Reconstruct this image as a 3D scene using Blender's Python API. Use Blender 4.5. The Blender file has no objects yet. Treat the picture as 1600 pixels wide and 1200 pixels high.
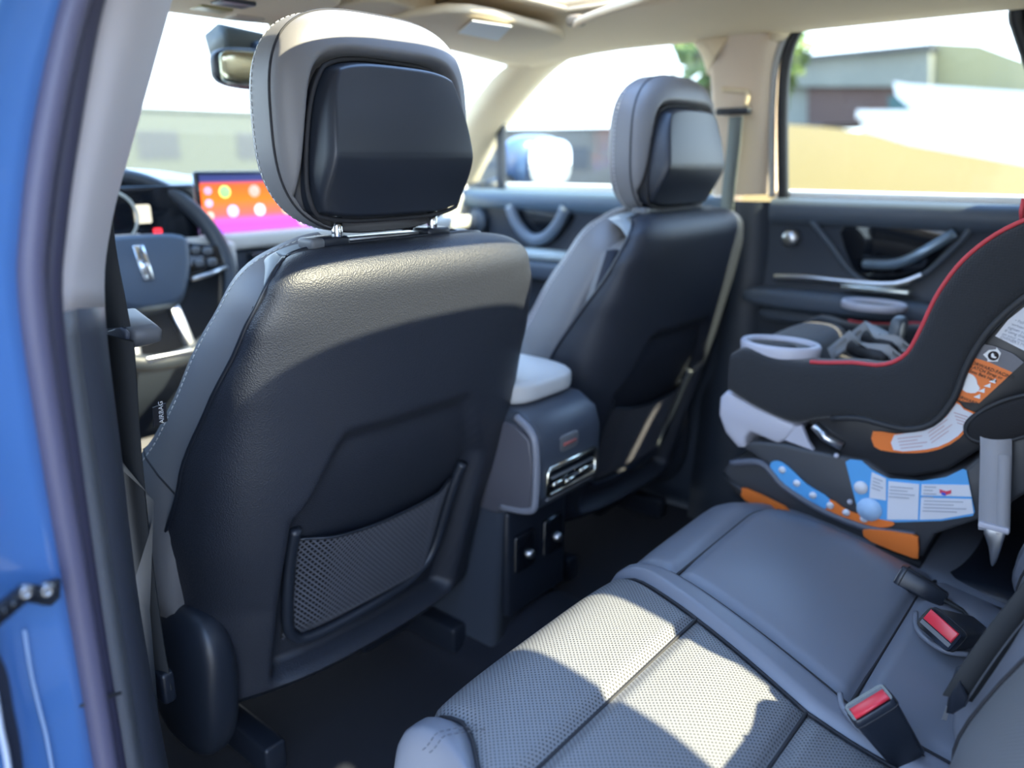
import bpy, bmesh, math, random
from mathutils import Vector, Matrix
random.seed(7)
R = math.radians
SC = bpy.context.scene
COL = SC.collection
# ------------------------------------------------------------------ camera
cam = bpy.data.cameras.new('camera'); camo = bpy.data.objects.new('camera', cam); COL.objects.link(camo)
camo.location = (-0.99, -0.70, 0.96)
camo.rotation_euler = (R(90-16.1), 0, R(-50.2))
cam.sensor_width = 36; cam.lens = 36*1209/1600; cam.clip_start = .02; cam.clip_end = 500
cam.dof.use_dof = True; cam.dof.focus_distance = .86; cam.dof.aperture_fstop = 2.5
SC.camera = camo
# ------------------------------------------------------------------ sky, sun, exposure
W = bpy.data.worlds.new('sky'); SC.world = W; W.use_nodes = True
nt = W.node_tree; nt.nodes.clear()
wo = nt.nodes.new('ShaderNodeOutputWorld'); bg = nt.nodes.new('ShaderNodeBackground')
tc = nt.nodes.new('ShaderNodeTexCoord'); sp = nt.nodes.new('ShaderNodeSeparateXYZ'); cr = nt.nodes.new('ShaderNodeValToRGB')
nt.links.new(tc.outputs['Generated'], sp.inputs[0]); nt.links.new(sp.outputs[2], cr.inputs[0]); nt.links.new(cr.outputs[0], bg.inputs[0]); nt.links.new(bg.outputs[0], wo.inputs[0])
cr.color_ramp.elements[0].color = (.82, .91, 1, 1); cr.color_ramp.elements[0].position = 0.02
cr.color_ramp.elements[1].color = (.33, .55, 1, 1); cr.color_ramp.elements[1].position = 0.7
bg.inputs[1].default_value = 2.6
sun = bpy.data.lights.new('sun', 'SUN'); sun.energy = 10.5; sun.angle = R(.5); sun.color = (1, .88, .6)
suno = bpy.data.objects.new('sun', sun); COL.objects.link(suno)
sdir = Vector((.35, -.94, 1.05)).normalized()
suno.rotation_euler = sdir.to_track_quat('Z', 'Y').to_euler(); suno.location = (3, -12, 10)
SC.view_settings.view_transform = 'Standard'; SC.view_settings.look = 'None'; SC.view_settings.gamma = 1
SC.view_settings.exposure = 1.25

# ------------------------------------------------------------------ materials
MATS = {}
def mat(name, col, rough=.5, metal=0, spec=.5, bump=None, alpha=None, emit=None, coat=0, sheen=0, vary=0):
    """bump: (kind, scale, strength, distance)"""
    if name in MATS: return MATS[name]
    m = bpy.data.materials.new(name); m.use_nodes = True; n = m.node_tree; b = n.nodes['Principled BSDF']
    b.inputs['Base Color'].default_value = (*col, 1); b.inputs['Roughness'].default_value = rough
    b.inputs['Metallic'].default_value = metal; b.inputs['Specular IOR Level'].default_value = spec
    b.inputs['Coat Weight'].default_value = coat; b.inputs['Sheen Weight'].default_value = sheen
    t = n.nodes.new('ShaderNodeTexCoord')
    if vary:
        no = n.nodes.new('ShaderNodeTexNoise'); no.inputs['Scale'].default_value = 9; no.inputs['Detail'].default_value = 4
        mx = n.nodes.new('ShaderNodeMix'); mx.data_type = 'RGBA'
        mx.inputs[6].default_value = (*[c*(1-vary) for c in col], 1); mx.inputs[7].default_value = (*[min(1, c*(1+vary)) for c in col], 1)
        n.links.new(t.outputs['Object'], no.inputs['Vector']); n.links.new(no.outputs['Fac'], mx.inputs[0]); n.links.new(mx.outputs[2], b.inputs['Base Color'])
    if bump:
        k, sc, st, ds = bump
        if k == 'grain':
            x = n.nodes.new('ShaderNodeTexVoronoi'); x.inputs['Scale'].default_value = sc; x.feature = 'SMOOTH_F1'; x.inputs['Smoothness'].default_value = .6; o = x.outputs['Distance']
        else:
            x = n.nodes.new('ShaderNodeTexNoise'); x.inputs['Scale'].default_value = sc; x.inputs['Detail'].default_value = 3; o = x.outputs['Fac']
        bp = n.nodes.new('ShaderNodeBump'); bp.inputs['Strength'].default_value = st; bp.inputs['Distance'].default_value = ds
        n.links.new(t.outputs['Object'], x.inputs['Vector']); n.links.new(o, bp.inputs['Height']); n.links.new(bp.outputs[0], b.inputs['Normal'])
    if emit: b.inputs['Emission Color'].default_value = (*emit[0], 1); b.inputs['Emission Strength'].default_value = emit[1]
    if alpha is not None: b.inputs['Alpha'].default_value = alpha
    m.diffuse_color = (*col, 1)
    MATS[name] = m; return m
def glass(name, tint, gl=.06):
    m = bpy.data.materials.new(name); m.use_nodes = True; n = m.node_tree; n.nodes.clear()
    o = n.nodes.new('ShaderNodeOutputMaterial'); mx = n.nodes.new('ShaderNodeMixShader'); tr = n.nodes.new('ShaderNodeBsdfTransparent'); g = n.nodes.new('ShaderNodeBsdfGlossy')
    tr.inputs[0].default_value = (*tint, 1); g.inputs['Roughness'].default_value = .02; mx.inputs[0].default_value = gl
    n.links.new(tr.outputs[0], mx.inputs[1]); n.links.new(g.outputs[0], mx.inputs[2]); n.links.new(mx.outputs[0], o.inputs[0])
    MATS[name] = m; return m
def perforated(name, col, rough, pitch, axes='xy', hole=.26, dark=.12):
    """leather with a staggered field of small punched holes, in object space"""
    m = mat(name, col, rough); n = m.node_tree; b = n.nodes['Principled BSDF']
    t = n.nodes.new('ShaderNodeTexCoord'); s = n.nodes.new('ShaderNodeSeparateXYZ'); n.links.new(t.outputs['Object'], s.inputs[0])
    def mth(op, a, bb=None):
        q = n.nodes.new('ShaderNodeMath'); q.operation = op
        for i, v in enumerate((a, bb)):
            if v is None: continue
            if isinstance(v, (int, float)): q.inputs[i].default_value = v
            else: n.links.new(v, q.inputs[i])
        return q.outputs[0]
    A = mth('MULTIPLY', s.outputs['XYZ'.index(axes[0].upper())], 1/pitch); B = mth('MULTIPLY', s.outputs['XYZ'.index(axes[1].upper())], 1/pitch)
    P = mth('ADD', A, B); Q = mth('SUBTRACT', A, B)
    fp = mth('SUBTRACT', mth('FRACT', P), .5); fq = mth('SUBTRACT', mth('FRACT', Q), .5)
    d = mth('SQRT', mth('ADD', mth('MULTIPLY', fp, fp), mth('MULTIPLY', fq, fq)))
    r = n.nodes.new('ShaderNodeMapRange'); r.inputs[1].default_value = hole*.75; r.inputs[2].default_value = hole*1.2; n.links.new(d, r.inputs[0])
    mx = n.nodes.new('ShaderNodeMix'); mx.data_type = 'RGBA'; mx.inputs[6].default_value = (*[c*dark for c in col], 1); mx.inputs[7].default_value = (*col, 1)
    n.links.new(r.outputs[0], mx.inputs[0]); n.links.new(mx.outputs[2], b.inputs['Base Color'])
    bp = n.nodes.new('ShaderNodeBump'); bp.inputs['Distance'].default_value = .0006; bp.inputs['Strength'].default_value = .6
    n.links.new(r.outputs[0], bp.inputs['Height']); n.links.new(bp.outputs[0], b.inputs['Normal'])
    return m
def weave(name, col, pitch, rough=.85):
    m = mat(name, col, rough, sheen=.3); n = m.node_tree; b = n.nodes['Principled BSDF']
    t = n.nodes.new('ShaderNodeTexCoord'); mp = n.nodes.new('ShaderNodeMapping'); mp.inputs['Scale'].default_value = (1/pitch,)*3
    ck = n.nodes.new('ShaderNodeTexVoronoi'); ck.inputs['Scale'].default_value = 1; ck.inputs['Randomness'].default_value = .35
    n.links.new(t.outputs['Object'], mp.inputs[0]); n.links.new(mp.outputs[0], ck.inputs['Vector'])
    bp = n.nodes.new('ShaderNodeBump'); bp.inputs['Distance'].default_value = .001; bp.inputs['Strength'].default_value = .7
    n.links.new(ck.outputs['Distance'], bp.inputs['Height']); n.links.new(bp.outputs[0], b.inputs['Normal'])
    return m
SHELL = mat('black_grained_shell', (.022, .026, .037), .48, spec=.5, bump=('grain', 600, .5, .0009))
PLBLK = mat('black_plastic', (.014, .018, .027), .35, bump=('noise', 900, .12, .0003))
PLSAT = mat('satin_headrest_plastic', (.017, .022, .033), .4, spec=.6, bump=('noise', 1400, .1, .0003))
LGRAY = mat('grey_leather', (.185, .18, .185), .42, bump=('grain', 900, .12, .0003))
LSEAT = mat('slate_seat_leather', (.16, .172, .205), .4, bump=('grain', 900, .12, .0003))
LTOP = mat('edge_reflection_leather', (.22, .25, .27), .45)  # blue-grey reflection put into the leather colour
PERF = perforated('perforated_leather', (.18, .185, .195), .45, .0052)
PERFB = perforated('perforated_back_leather', (.18, .185, .195), .45, .0052, 'xz')
SEAM = mat('dark_seam', (.02, .02, .024), .7)
THREAD = mat('pale_thread', (.75, .75, .72), .7)
CHROME = mat('chrome', (.82, .83, .85), .12, 1)
SATIN = mat('satin_silver', (.6, .61, .63), .3, 1)
CARPET = mat('navy_black_carpet', (.004, .007, .016), .95, bump=('noise', 700, .8, .002))
GREIGE = mat('greige_pillar_trim', (.54, .5, .5), .65, bump=('noise', 1200, .1, .0002))
HEADL = mat('beige_headliner', (.68, .55, .37), .85, bump=('noise', 1500, .2, .0003))
TRIMD = mat('dark_grained_trim', (.035, .04, .055), .5, bump=('grain', 700, .4, .0005))
TRIMM = mat('lit_grained_trim', (.14, .145, .16), .5, bump=('grain', 700, .4, .0005))  # lighter copy of the dark trim, brightness of its outer facet painted in
RUBBER = mat('door_seal_rubber', (.032, .03, .058), .55)
RUBBL = mat('seal_lip', (.085, .08, .13), .45)
BLUE = mat('blue_body_paint', (.075, .19, .46), .22, metal=.15, coat=.8, vary=.06)
DOORD = mat('navy_door_panel', (.032, .042, .06), .5, bump=('grain', 800, .2, .0004))
DOORL = mat('slate_door_panel', (.07, .09, .12), .5)
GLOSSB = mat('gloss_black', (.006, .008, .012), .08)
BELT = mat('black_webbing', (.018, .02, .022), .75, bump=('noise', 900, .3, .0004))
BELTG = mat('grey_webbing', (.32, .32, .34), .8, bump=('noise', 1100, .5, .0005))
GLASS = glass('window_glass', (.9, .95, .95), .03)
GLASSR = glass('sun_opening_glass', (.92, .94, .95), .03)
NET = mat('pocket_net', (.085, .09, .11), .6)
CREAM = mat('cream_dash', (.66, .64, .6), .5)
GREYP = mat('grey_plastic', (.12, .125, .135), .4)
RED = mat('buckle_red', (.62, .03, .05), .3)
FAB = weave('black_child_seat_fabric', (.014, .016, .02), .0034)
FABP = mat('black_child_seat_shell', (.02, .021, .024), .4)
FABD = mat('charcoal_plastic', (.05, .053, .06), .45)
REDP = mat('red_piping', (.55, .045, .06), .55)
LILAC = mat('light_grey_plastic', (.5, .5, .57), .4)
ORANGE = mat('orange_label', (.85, .2, .03), .45)
SKYB = mat('sky_blue_label', (.1, .38, .75), .45)
PAPER = mat('white_label', (.72, .73, .78), .5)
PAPG = mat('grey_label', (.14, .14, .16), .45)
INK = mat('label_ink', (.03, .02, .02), .6)
INKG = mat('pale_print', (.4, .42, .47), .6)
WHITE = mat('white_print', (.85, .85, .85), .5)

# ------------------------------------------------------------------ helpers
def rootloc(p):
    while p and p.parent: p = p.parent
    return Vector(p.location) if p else Vector((0, 0, 0))
def obj(name, me, m, parent=None, smooth=True, center=True, sub=0, bevel=0, solid=0, off=0):
    if m: me.materials.append(m)
    for p in me.polygons: p.use_smooth = smooth
    o = bpy.data.objects.new(name, me); COL.objects.link(o)
    if parent:
        o.parent = parent; d = rootloc(parent); me.transform(Matrix.Translation(-d))
    elif center and len(me.vertices):
        xs = [v.co for v in me.vertices]
        c = Vector((sum(v.x for v in xs)/len(xs), sum(v.y for v in xs)/len(xs), min(v.z for v in xs)))
        me.transform(Matrix.Translation(-c)); o.location = c
    if solid:
        s = o.modifiers.new('solid', 'SOLIDIFY'); s.thickness = solid; s.offset = off
    if bevel:
        b = o.modifiers.new('bevel', 'BEVEL'); b.width = bevel; b.segments = 3; b.limit_method = 'ANGLE'; b.angle_limit = R(35)
    if sub:
        s = o.modifiers.new('sub', 'SUBSURF'); s.levels = sub; s.render_levels = sub
    return o
def thing(name, label, cat, loc, group=None):
    o = bpy.data.objects.new(name, None); COL.objects.link(o); o.location = loc; o.empty_display_size = .05
    o['label'] = label; o['category'] = cat
    if group: o['group'] = group
    return o
def tag(o, label, cat, group=None):
    o['label'] = label; o['category'] = cat
    if group: o['group'] = group
    return o
def struct(o, label=None, cat=None):
    o['kind'] = 'structure'
    if label: o['label'] = label
    if cat: o['category'] = cat
    return o
def me_from(v, f):
    me = bpy.data.meshes.new('m'); me.from_pydata([tuple(x) for x in v], [], f); me.update(); me.validate(); return me
def bm_done(bm):
    bmesh.ops.recalc_face_normals(bm, faces=bm.faces)
    me = bpy.data.meshes.new('m'); bm.to_mesh(me); bm.free(); return me
def grid(fn, nu, nv, closeu=False):
    v = [fn(i/(nu if closeu else nu-1), j/(nv-1)) for j in range(nv) for i in range(nu)]
    f = []
    for j in range(nv-1):
        for i in range(nu if closeu else nu-1):
            k = (i+1) % nu; f.append((j*nu+i, j*nu+k, (j+1)*nu+k, (j+1)*nu+i))
    return me_from(v, f)
def loft(rows, closed=False):
    n = len(rows[0]); v = [p for r in rows for p in r]; f = []
    for j in range(len(rows)-1):
        for i in range(n if closed else n-1):
            k = (i+1) % n; f.append((j*n+i, j*n+k, (j+1)*n+k, (j+1)*n+i))
    return me_from(v, f)
def box(c, s, r=0, seg=3, rot=None):
    bm = bmesh.new(); bmesh.ops.create_cube(bm, size=1)
    for v in bm.verts: v.co = Vector((v.co.x*s[0], v.co.y*s[1], v.co.z*s[2]))
    if r: bmesh.ops.bevel(bm, geom=bm.edges[:], offset=r, segments=seg, profile=.5, affect='EDGES')
    for v in bm.verts:
        p = v.co
        if rot: p = rot @ p
        v.co = p+Vector(c)
    return bm_done(bm)
def tube(path, r, n=8, closed=False, cap=True):
    P = [Vector(p) for p in path]; m = len(P); rr = r if hasattr(r, '__len__') else [r]*m; v = []; f = []; up = None
    for i, p in enumerate(P):
        a = P[(i-1) % m] if closed or i else P[0]; b = P[(i+1) % m] if closed or i < m-1 else P[-1]
        t = (b-a).normalized()
        if up is None: up = t.orthogonal().normalized()
        up = (up-t*up.dot(t)).normalized(); w = t.cross(up)
        for k in range(n):
            q = 2*math.pi*k/n; v.append(p+(up*math.cos(q)+w*math.sin(q))*rr[i])
    for i in range(m if closed else m-1):
        for k in range(n):
            f.append((i*n+k, i*n+(k+1) % n, ((i+1) % m)*n+(k+1) % n, ((i+1) % m)*n+k))
    if cap and not closed: f.append(tuple(range(n))[::-1]); f.append(tuple((m-1)*n+k for k in range(n)))
    return me_from(v, f)
def ribbon(path, wdir, w, th):
    wd = Vector(wdir).normalized(); P = [Vector(p) for p in path]; rows = []
    for i, p in enumerate(P):
        t = (P[min(i+1, len(P)-1)]-P[max(i-1, 0)]).normalized(); d = (wd-t*wd.dot(t)).normalized(); nn = t.cross(d)
        rows.append([p+d*w/2+nn*th/2, p-d*w/2+nn*th/2, p-d*w/2-nn*th/2, p+d*w/2-nn*th/2])
    me = loft(rows, True); return me
def smoothpath(pts, n=6, closed=False):
    P = [Vector(p) for p in pts]; out = []; m = len(P)
    for i in range(m if closed else m-1):
        g = (lambda k: P[k % m]) if closed else (lambda k: P[max(0, min(m-1, k))])
        a, b, c, d = g(i-1), g(i), g(i+1), g(i+2)
        for k in range(n):
            t = k/n; out.append(.5*((2*b)+(c-a)*t+(2*a-5*b+4*c-d)*t*t+(3*b-a-3*c+d)*t**3))
    if not closed: out.append(P[-1])
    return out
def prism(pts, vec, bev=0, seg=2):
    """closed outline of 3-D points swept along vec; rim edges rounded by bev"""
    bm = bmesh.new(); vs = [bm.verts.new(Vector(p)) for p in pts]; f = bm.faces.new(vs)
    r = bmesh.ops.extrude_face_region(bm, geom=[f]); nv = [g for g in r['geom'] if isinstance(g, bmesh.types.BMVert)]
    for v in nv: v.co += Vector(vec)
    bmesh.ops.recalc_face_normals(bm, faces=bm.faces)
    if bev:
        big = [fc for fc in bm.faces if len(fc.verts) == len(pts)] if len(pts) != 4 else [f]+[fc for fc in bm.faces if all(v in nv for v in fc.verts)]
        es = list({e for fc in big for e in fc.edges})
        bmesh.ops.bevel(bm, geom=es, offset=bev, segments=seg, profile=.5, affect='EDGES')
    return bm_done(bm)
def ellipsoid(c, h, e=3.0, n=14, fn=None, e2=None):
    """rounded-box solid: cube grid pushed to a super-ellipsoid"""
    bm = bmesh.new(); bmesh.ops.create_cube(bm, size=2); bmesh.ops.subdivide_edges(bm, edges=bm.edges[:], cuts=n, use_grid_fill=True)
    for v in bm.verts:
        p = v.co; k = (abs(p.x)**e+abs(p.y)**e+abs(p.z)**e)**(1/e); q = p/k
        q = Vector((q.x*h[0], q.y*h[1], q.z*h[2]))
        if fn: q = fn(q)
        v.co = q+Vector(c)
    return bm_done(bm)
def lathe(prof, c, axis='z', n=24, fr=0, to=2*math.pi):
    rows = []
    for r, h in prof:
        row = []
        for k in range(n):
            q = 2*math.pi*k/n; a, b = r*math.cos(q), r*math.sin(q)
            p = {'z': (a, b, h), 'y': (a, h, b), 'x': (h, a, b)}[axis]; row.append(Vector(c)+Vector(p))
        rows.append(row)
    return loft(rows, True)
def dashes(path, ln, gap, r, n=4):
    """short stitch beads along a path, one mesh"""
    P = [Vector(p) for p in path]; v = []; f = []; acc = 0; on = True; seg = [P[0]]
    out = []; pos = 0
    for a, b in zip(P, P[1:]):
        L = (b-a).length; t = 0
        while L-t > 1e-9:
            need = (ln if on else gap)-acc; st = min(need, L-t); t += st; acc += st
            if on: seg.append(a.lerp(b, t/L))
            if acc >= (ln if on else gap)-1e-9:
                if on: out.append(seg)
                on = not on; acc = 0; seg = [a.lerp(b, t/L)]
    for s in out:
        d = (s[-1]-s[0])
        if d.length < ln*.3: continue
        u = d.orthogonal().normalized()*r; w = d.cross(u).normalized()*r; k = len(v); mdl = (s[0]+s[-1])/2
        for q in (s[0], s[-1]): v += [q+u*.6, q+w*.6, q-u*.6, q-w*.6]
        f += [(k, k+1, k+5, k+4), (k+1, k+2, k+6, k+5), (k+2, k+3, k+7, k+6), (k+3, k, k+4, k+7), (k, k+3, k+2, k+1), (k+4, k+5, k+6, k+7)]
    return me_from(v, f)
def text(s, size, o, right, up, depth=.0004, align='LEFT'):
    c = bpy.data.curves.new('t', 'FONT'); c.body = s; c.size = size; c.extrude = depth; c.align_x = align; c.resolution_u = 2
    t = bpy.data.objects.new('t', c); COL.objects.link(t); bpy.context.view_layer.update()
    me = bpy.data.meshes.new_from_object(t.evaluated_get(bpy.context.evaluated_depsgraph_get())); bpy.data.objects.remove(t)
    r = Vector(right).normalized(); u = Vector(up); u = (u-r*u.dot(r)).normalized(); nn = r.cross(u)
    M = Matrix(((r.x, u.x, nn.x, o[0]), (r.y, u.y, nn.y, o[1]), (r.z, u.z, nn.z, o[2]), (0, 0, 0, 1)))
    me.transform(M); me.materials.clear(); return me
def copy_tree(o, parent=None, skip=()):
    c = o.copy(); COL.objects.link(c); c.parent = parent
    for ch in list(o.children):
        if ch.name.split('.')[0] in skip: continue
        copy_tree(ch, c, skip)
    return c
def lerpt(z, tab):
    """smooth table lookup"""
    if z <= tab[0][0]: return tab[0][1]
    for (a, va), (b, vb) in zip(tab, tab[1:]):
        if z <= b:
            t = (z-a)/(b-a); t = t*t*(3-2*t)*.5+t*.5; return va+(vb-va)*t
    return tab[-1][1]
def sst(a, b, x):
    t = max(0, min(1, (x-a)/(b-a))); return t*t*(3-2*t)

# ================================================================== OUTSIDE
ASPH = mat('pale_concrete_ground', (.15, .15, .14), .9, vary=.1)
LAWN = mat('dry_yellow_grass', (.12, .08, .012), .9, vary=.15, bump=('noise', 8, .6, .05))
METALW = mat('grey_green_cladding', (.17, .175, .145), .6)
BRICK = mat('red_brown_brick', (.09, .055, .045), .85, vary=.12)
TANW = mat('sunlit_tan_wall', (.26, .235, .12), .8)  # yellow light on the wing is put into this wall colour
WHITEW = mat('white_painted_wall', (.75, .74, .72), .7)
TEAL = mat('teal_panel', (.03, .08, .08), .6)
STONE = mat('grey_stone_wall', (.13, .12, .105), .85, vary=.12)
LEAF = mat('pale_green_leaves', (.12, .17, .04), .7)
BARK = mat('bark', (.2, .15, .1), .9)
g = me_from([(-90, -90, -.36), (140, -90, -.36), (140, 140, -.36), (-90, 140, -.36)], [(0, 1, 2, 3)])
struct(obj('ground', g, ASPH, smooth=False), 'pale concrete ground around the car', 'ground')
# grass bank seen through the far rear window
bank = [(24.0,10.0039,2.0417),(24.0,8.7655,2.0276),(24.0,7.5883,1.9043),(24.0,6.4705,1.7344),(24.0,5.3896,1.3992),(24.0,4.0548,1.147),(24.0,2.5075,0.8469),(24.0,1.084,0.5859)]
bank0 = [(13, p[1]*.62+.3, -.36) for p in bank]
bankm = [(18, a[1]*.45+b[1]*.55, -.36+(a[2]+.36)*.45) for a, b in zip(bank, bank0)]
tag(obj('grass_bank', loft([bank0, bankm, bank, [(p[0]+3, p[1], p[2]-.3) for p in bank], [(p[0]+3, p[1], -.4) for p in bank]]), LAWN), 'dry yellow grass bank seen through the far rear window', 'grass')
# white retaining wall above the bank
wl = [(26.0,7.3885,2.2479),(26.0,2.9543,2.0554),(26.0,1.184,1.969),(26.0,0.8715,0.1384),(26.0,2.6898,0.3616),(26.0,7.3026,1.5297)]
t = thing('retaining_wall', 'long white retaining wall above the yellow grass bank', 'wall', (26, wl[0][1], -.36))
obj('wall_body', prism(wl, (.5, 0, 0)), WHITEW, t, smooth=False)
tp = [Vector(p) for p in wl[:3]]
obj('coping', prism([tp[0]+Vector((-.15, .1, 0)), tp[2]+Vector((-.15, 0, 0)), tp[2]+Vector((-.15, 0, .25)), tp[0]+Vector((-.15, .1, .25))], (.8, 0, 0)), WHITEW, t, smooth=False)
# far building: clad upper floor over brick base and a tan wing
t = thing('far_building', 'grey clad building with brick base and tan wing beyond the far rear window', 'building', (36, 0, -.36))
obj('upper_cladding', prism([(36.0,14.0412,5.4011),(36.0,11.915,5.4491),(36.0,8.0542,5.4824),(36.0,7.8373,3.8872),(36.0,13.9246,4.2238)], (8, 0, 0)), METALW, t, smooth=False)
obj('brick_base', prism([(36.3,12.9513,4.217),(36.3,9.2077,4.059),(36.3,9.0159,2.5635),(36.3,12.7708,2.5076)], (6, 0, 0)), BRICK, t, smooth=False)
obj('lower_wall', prism([(36.5,14.1251,4.2959),(36.5,12.9954,4.2329),(36.5,12.8136,2.5151),(36.5,13.9517,2.5453)], (6, 0, 0)), METALW, t, smooth=False)
obj('roof_edge', prism([(35.6,13.9755,5.4135),(35.6,11.7844,5.4523),(35.6,7.9221,5.5015),(35.6,7.8992,5.3334),(35.6,11.767,5.297),(35.6,13.9596,5.2519)], (8.5, 0, 0)), FABD, t, smooth=False)
obj('tan_wing', prism([(37.0,8.3044,5.7045),(37.0,6.4401,5.4472),(37.0,5.0192,4.8137),(37.0,3.0224,4.03),(37.0,2.7524,2.4038),(37.0,7.9813,3.3276)], (8, 0, 0)), TANW, t, smooth=False)
obj('wing_plinth', prism([(36.6,7.9655,3.8591),(36.6,2.8693,3.3119),(36.6,2.8388,3.128),(36.6,7.9415,3.6824)], (.5, 0, 0)), FABD, t, smooth=False)
# white box truck in front of it
t = thing('delivery_truck', 'white box truck with teal front parked beside the far building', 'truck', (31, -9, 0))
obj('cargo_box', prism([(31.0,7.8981,3.7113),(31.0,7.2818,3.5892),(31.0,3.7706,3.1508),(31.0,2.1739,2.9922),(31.0,2.0497,2.2494),(31.0,6.8367,2.4649),(31.0,7.7488,3.2229)], (2.4, 0, 0)), WHITEW, t, smooth=False)
obj('cab_front', prism([(30.95,7.9988,3.2321),(30.95,7.7355,3.2193),(30.95,6.8249,2.4625),(30.95,7.906,2.4979)], (2.2, 0, 0)), TEAL, t, smooth=False)
obj('chassis', prism([(31.2,7.8872,2.5295),(31.2,2.0669,2.2575),(31.2,2.047,2.1388),(31.2,7.8643,2.3494)], (2, 0, 0)), FABD, t, smooth=False)
# stone building ahead of the far front window, and the one beyond the windscreen
def lowbuilding(label, p0, p1, z1, depth, m, nb, trimm):
    a = Vector(p0); b = Vector(p1); d = (b-a); nrm = Vector((d.y, -d.x, 0)).normalized()*-depth
    t = thing('low_building', label, 'building', (a.x, a.y, -.36))
    lo = Vector((a.x, a.y, -.36)); hi = Vector((b.x, b.y, -.36)); H = Vector((0, 0, z1+.36))
    obj('wall_body', prism([lo, hi, hi+H, lo+H], nrm), m, t, smooth=False)
    q = H*1.04
    obj('roof_edge', prism([lo+H-nrm*.02, hi+H-nrm*.02, hi+q-nrm*.02, lo+q-nrm*.02], nrm*1.04), trimm, t, smooth=False)
    for i in range(nb):
        f0 = (i+.3)/nb; f1 = (i+.7)/nb
        w = [lo+d*f0+H*.35, lo+d*f1+H*.35, lo+d*f1+H*.72, lo+d*f0+H*.72]
        o = obj('window', prism([p-nrm*.004 for p in w], nrm*.01), FABD, t, smooth=False)
    return t
lowbuilding('low grey stone building seen through the far front window', (27, 27, 0), (33, 11, 0), 2.3, 6, STONE, 4, FABD)
lowbuilding('long pale grey green building ahead seen through the windscreen', (2, 46, 0), (34, 40, 0), 3.6, 7, mat('pale_sage_wall', (.08, .088, .075), .85, vary=.1), 6, mat('sage_roof_edge', (.1, .11, .1), .7))
# trees
def tree(label, base, h, rad, n, seed):
    rnd = random.Random(seed); t = thing('tree', label, 'tree', base)
    B = Vector(base); top = B+Vector((0, 0, h*.62))
    obj('trunk', tube([B, B+Vector((.1, 0, h*.35)), top], [.22, .16, .08], 8), BARK, t)
    for k in range(5):
        a = k*1.26; obj('branch', tube([B+Vector((0, 0, h*(.35+.05*k))), B+Vector((math.cos(a)*rad*.5, math.sin(a)*rad*.5, h*.66)), B+Vector((math.cos(a)*rad*.8, math.sin(a)*rad*.8, h*.8))], [.09, .06, .02], 6), BARK, t)
    v = []; f = []
    for k in range(n):
        p = Vector((rnd.gauss(0, 1), rnd.gauss(0, 1), rnd.gauss(0, 1))); p = p.normalized()*rnd.random()**.4
        c = B+Vector((p.x*rad, p.y*rad, h*.75+p.z*h*.3)); u = Vector((rnd.uniform(-1, 1), rnd.uniform(-1, 1), rnd.uniform(-1, 1))).normalized()*.16; w = u.orthogonal()*.6
        i = len(v); v += [c-u, c+w, c+u, c-w]; f.append((i, i+1, i+2, i+3))
    o = obj('foliage', me_from(v, f), LEAF, t, smooth=False); o['kind'] = 'stuff'
tree('sparse pale green tree above the far building', (30, -1.2, -.3), 7.2, 2.2, 1100, 3)
tree('thin tree showing at the top of the far front window', (9, 3.9, -.36), 3.7, .85, 500, 5)

# ================================================================== CAR SHELL
# floor
def flo(u, v):
    x = -.74+1.46*u; y = -1.5+2.7*v
    hump = .10*math.exp(-((x+.0)/.11)**4)
    return (x, y, .09+hump)
struct(obj('floor', grid(flo, 49, 30), CARPET))
# headliner with unseen openings, shaped to let sun onto seats and wheel
SUN_OPEN = [(-.42, .30, -.12, .24), (-.40, .06, -.45, -.33), (-.18, -.02, -1.36, -.91)]
xs = sorted({-.74, -.70, -.66, -.62, -.58, -.52, -.3, .1, .2, .36, .58, .62, .70}|{v for o in SUN_OPEN for v in o[:2]})
ys = sorted({-1.6, -1.4, -.78, -.55, -.22, 0., .08, .16, .32, .4, .48, .55, .62, .67}|{v for o in SUN_OPEN for v in o[2:]})
def cz(x, y): return 1.236-.036*min(1, (abs(x)/.62))**3-.02*sst(.3, .68, y)-.5*max(0, abs(x)-.62)
v = []; f = []
for j, y in enumerate(ys):
    for i, x in enumerate(xs):
        yy = y-(.12*x*x*sst(.3, .67, y)); v.append((x, yy, cz(x, y)))
hole = lambda x, y: any(o[0] < x < o[1] and o[2] < y < o[3] for o in SUN_OPEN)
for j in range(len(ys)-1):
    for i in range(len(xs)-1):
        mx_, my_ = (xs[i]+xs[i+1])/2, (ys[j]+ys[j+1])/2
        if hole(mx_, my_) or (mx_ > .62 ) or (mx_ < -.62 and my_ > .1): continue
        a = j*len(xs)+i; f.append((a, a+1, a+len(xs)+1, a+len(xs)))
ceil = struct(obj('ceiling', me_from(v, f), HEADL, solid=.03, off=1))
for n_, (x0, x1, y0, y1) in zip((4, 5, 8), SUN_OPEN):
    obj('sun_opening_rim', tube([(x0, y0, 1.232), (x1, y0, 1.232), (x1, y1, 1.232), (x0, y1, 1.232)], .006, 6, closed=True), HEADL, ceil)
    struct(obj('window_%d' % n_, box(((x0+x1)/2, (y0+y1)/2, 1.27), (x1-x0+.02, y1-y0+.02, .005)), GLASSR, smooth=False))  # panes of the added sun openings
# windscreen
ws0 = [(-.62, .62, 1.19), (-.3, .665, 1.2), (0, .68, 1.205), (.3, .665, 1.2), (.585, .62, 1.19)]
ws1 = [(-.70, 1.22, .90), (-.35, 1.32, .90), (0, 1.36, .90), (.35, 1.32, .90), (.68, 1.22, .90)]
struct(obj('window_3', loft([ws0, [tuple((a+b)/2 for a, b in zip(p, q)) for p, q in zip(ws0, ws1)], ws1]), GLASS, solid=.005))

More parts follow.
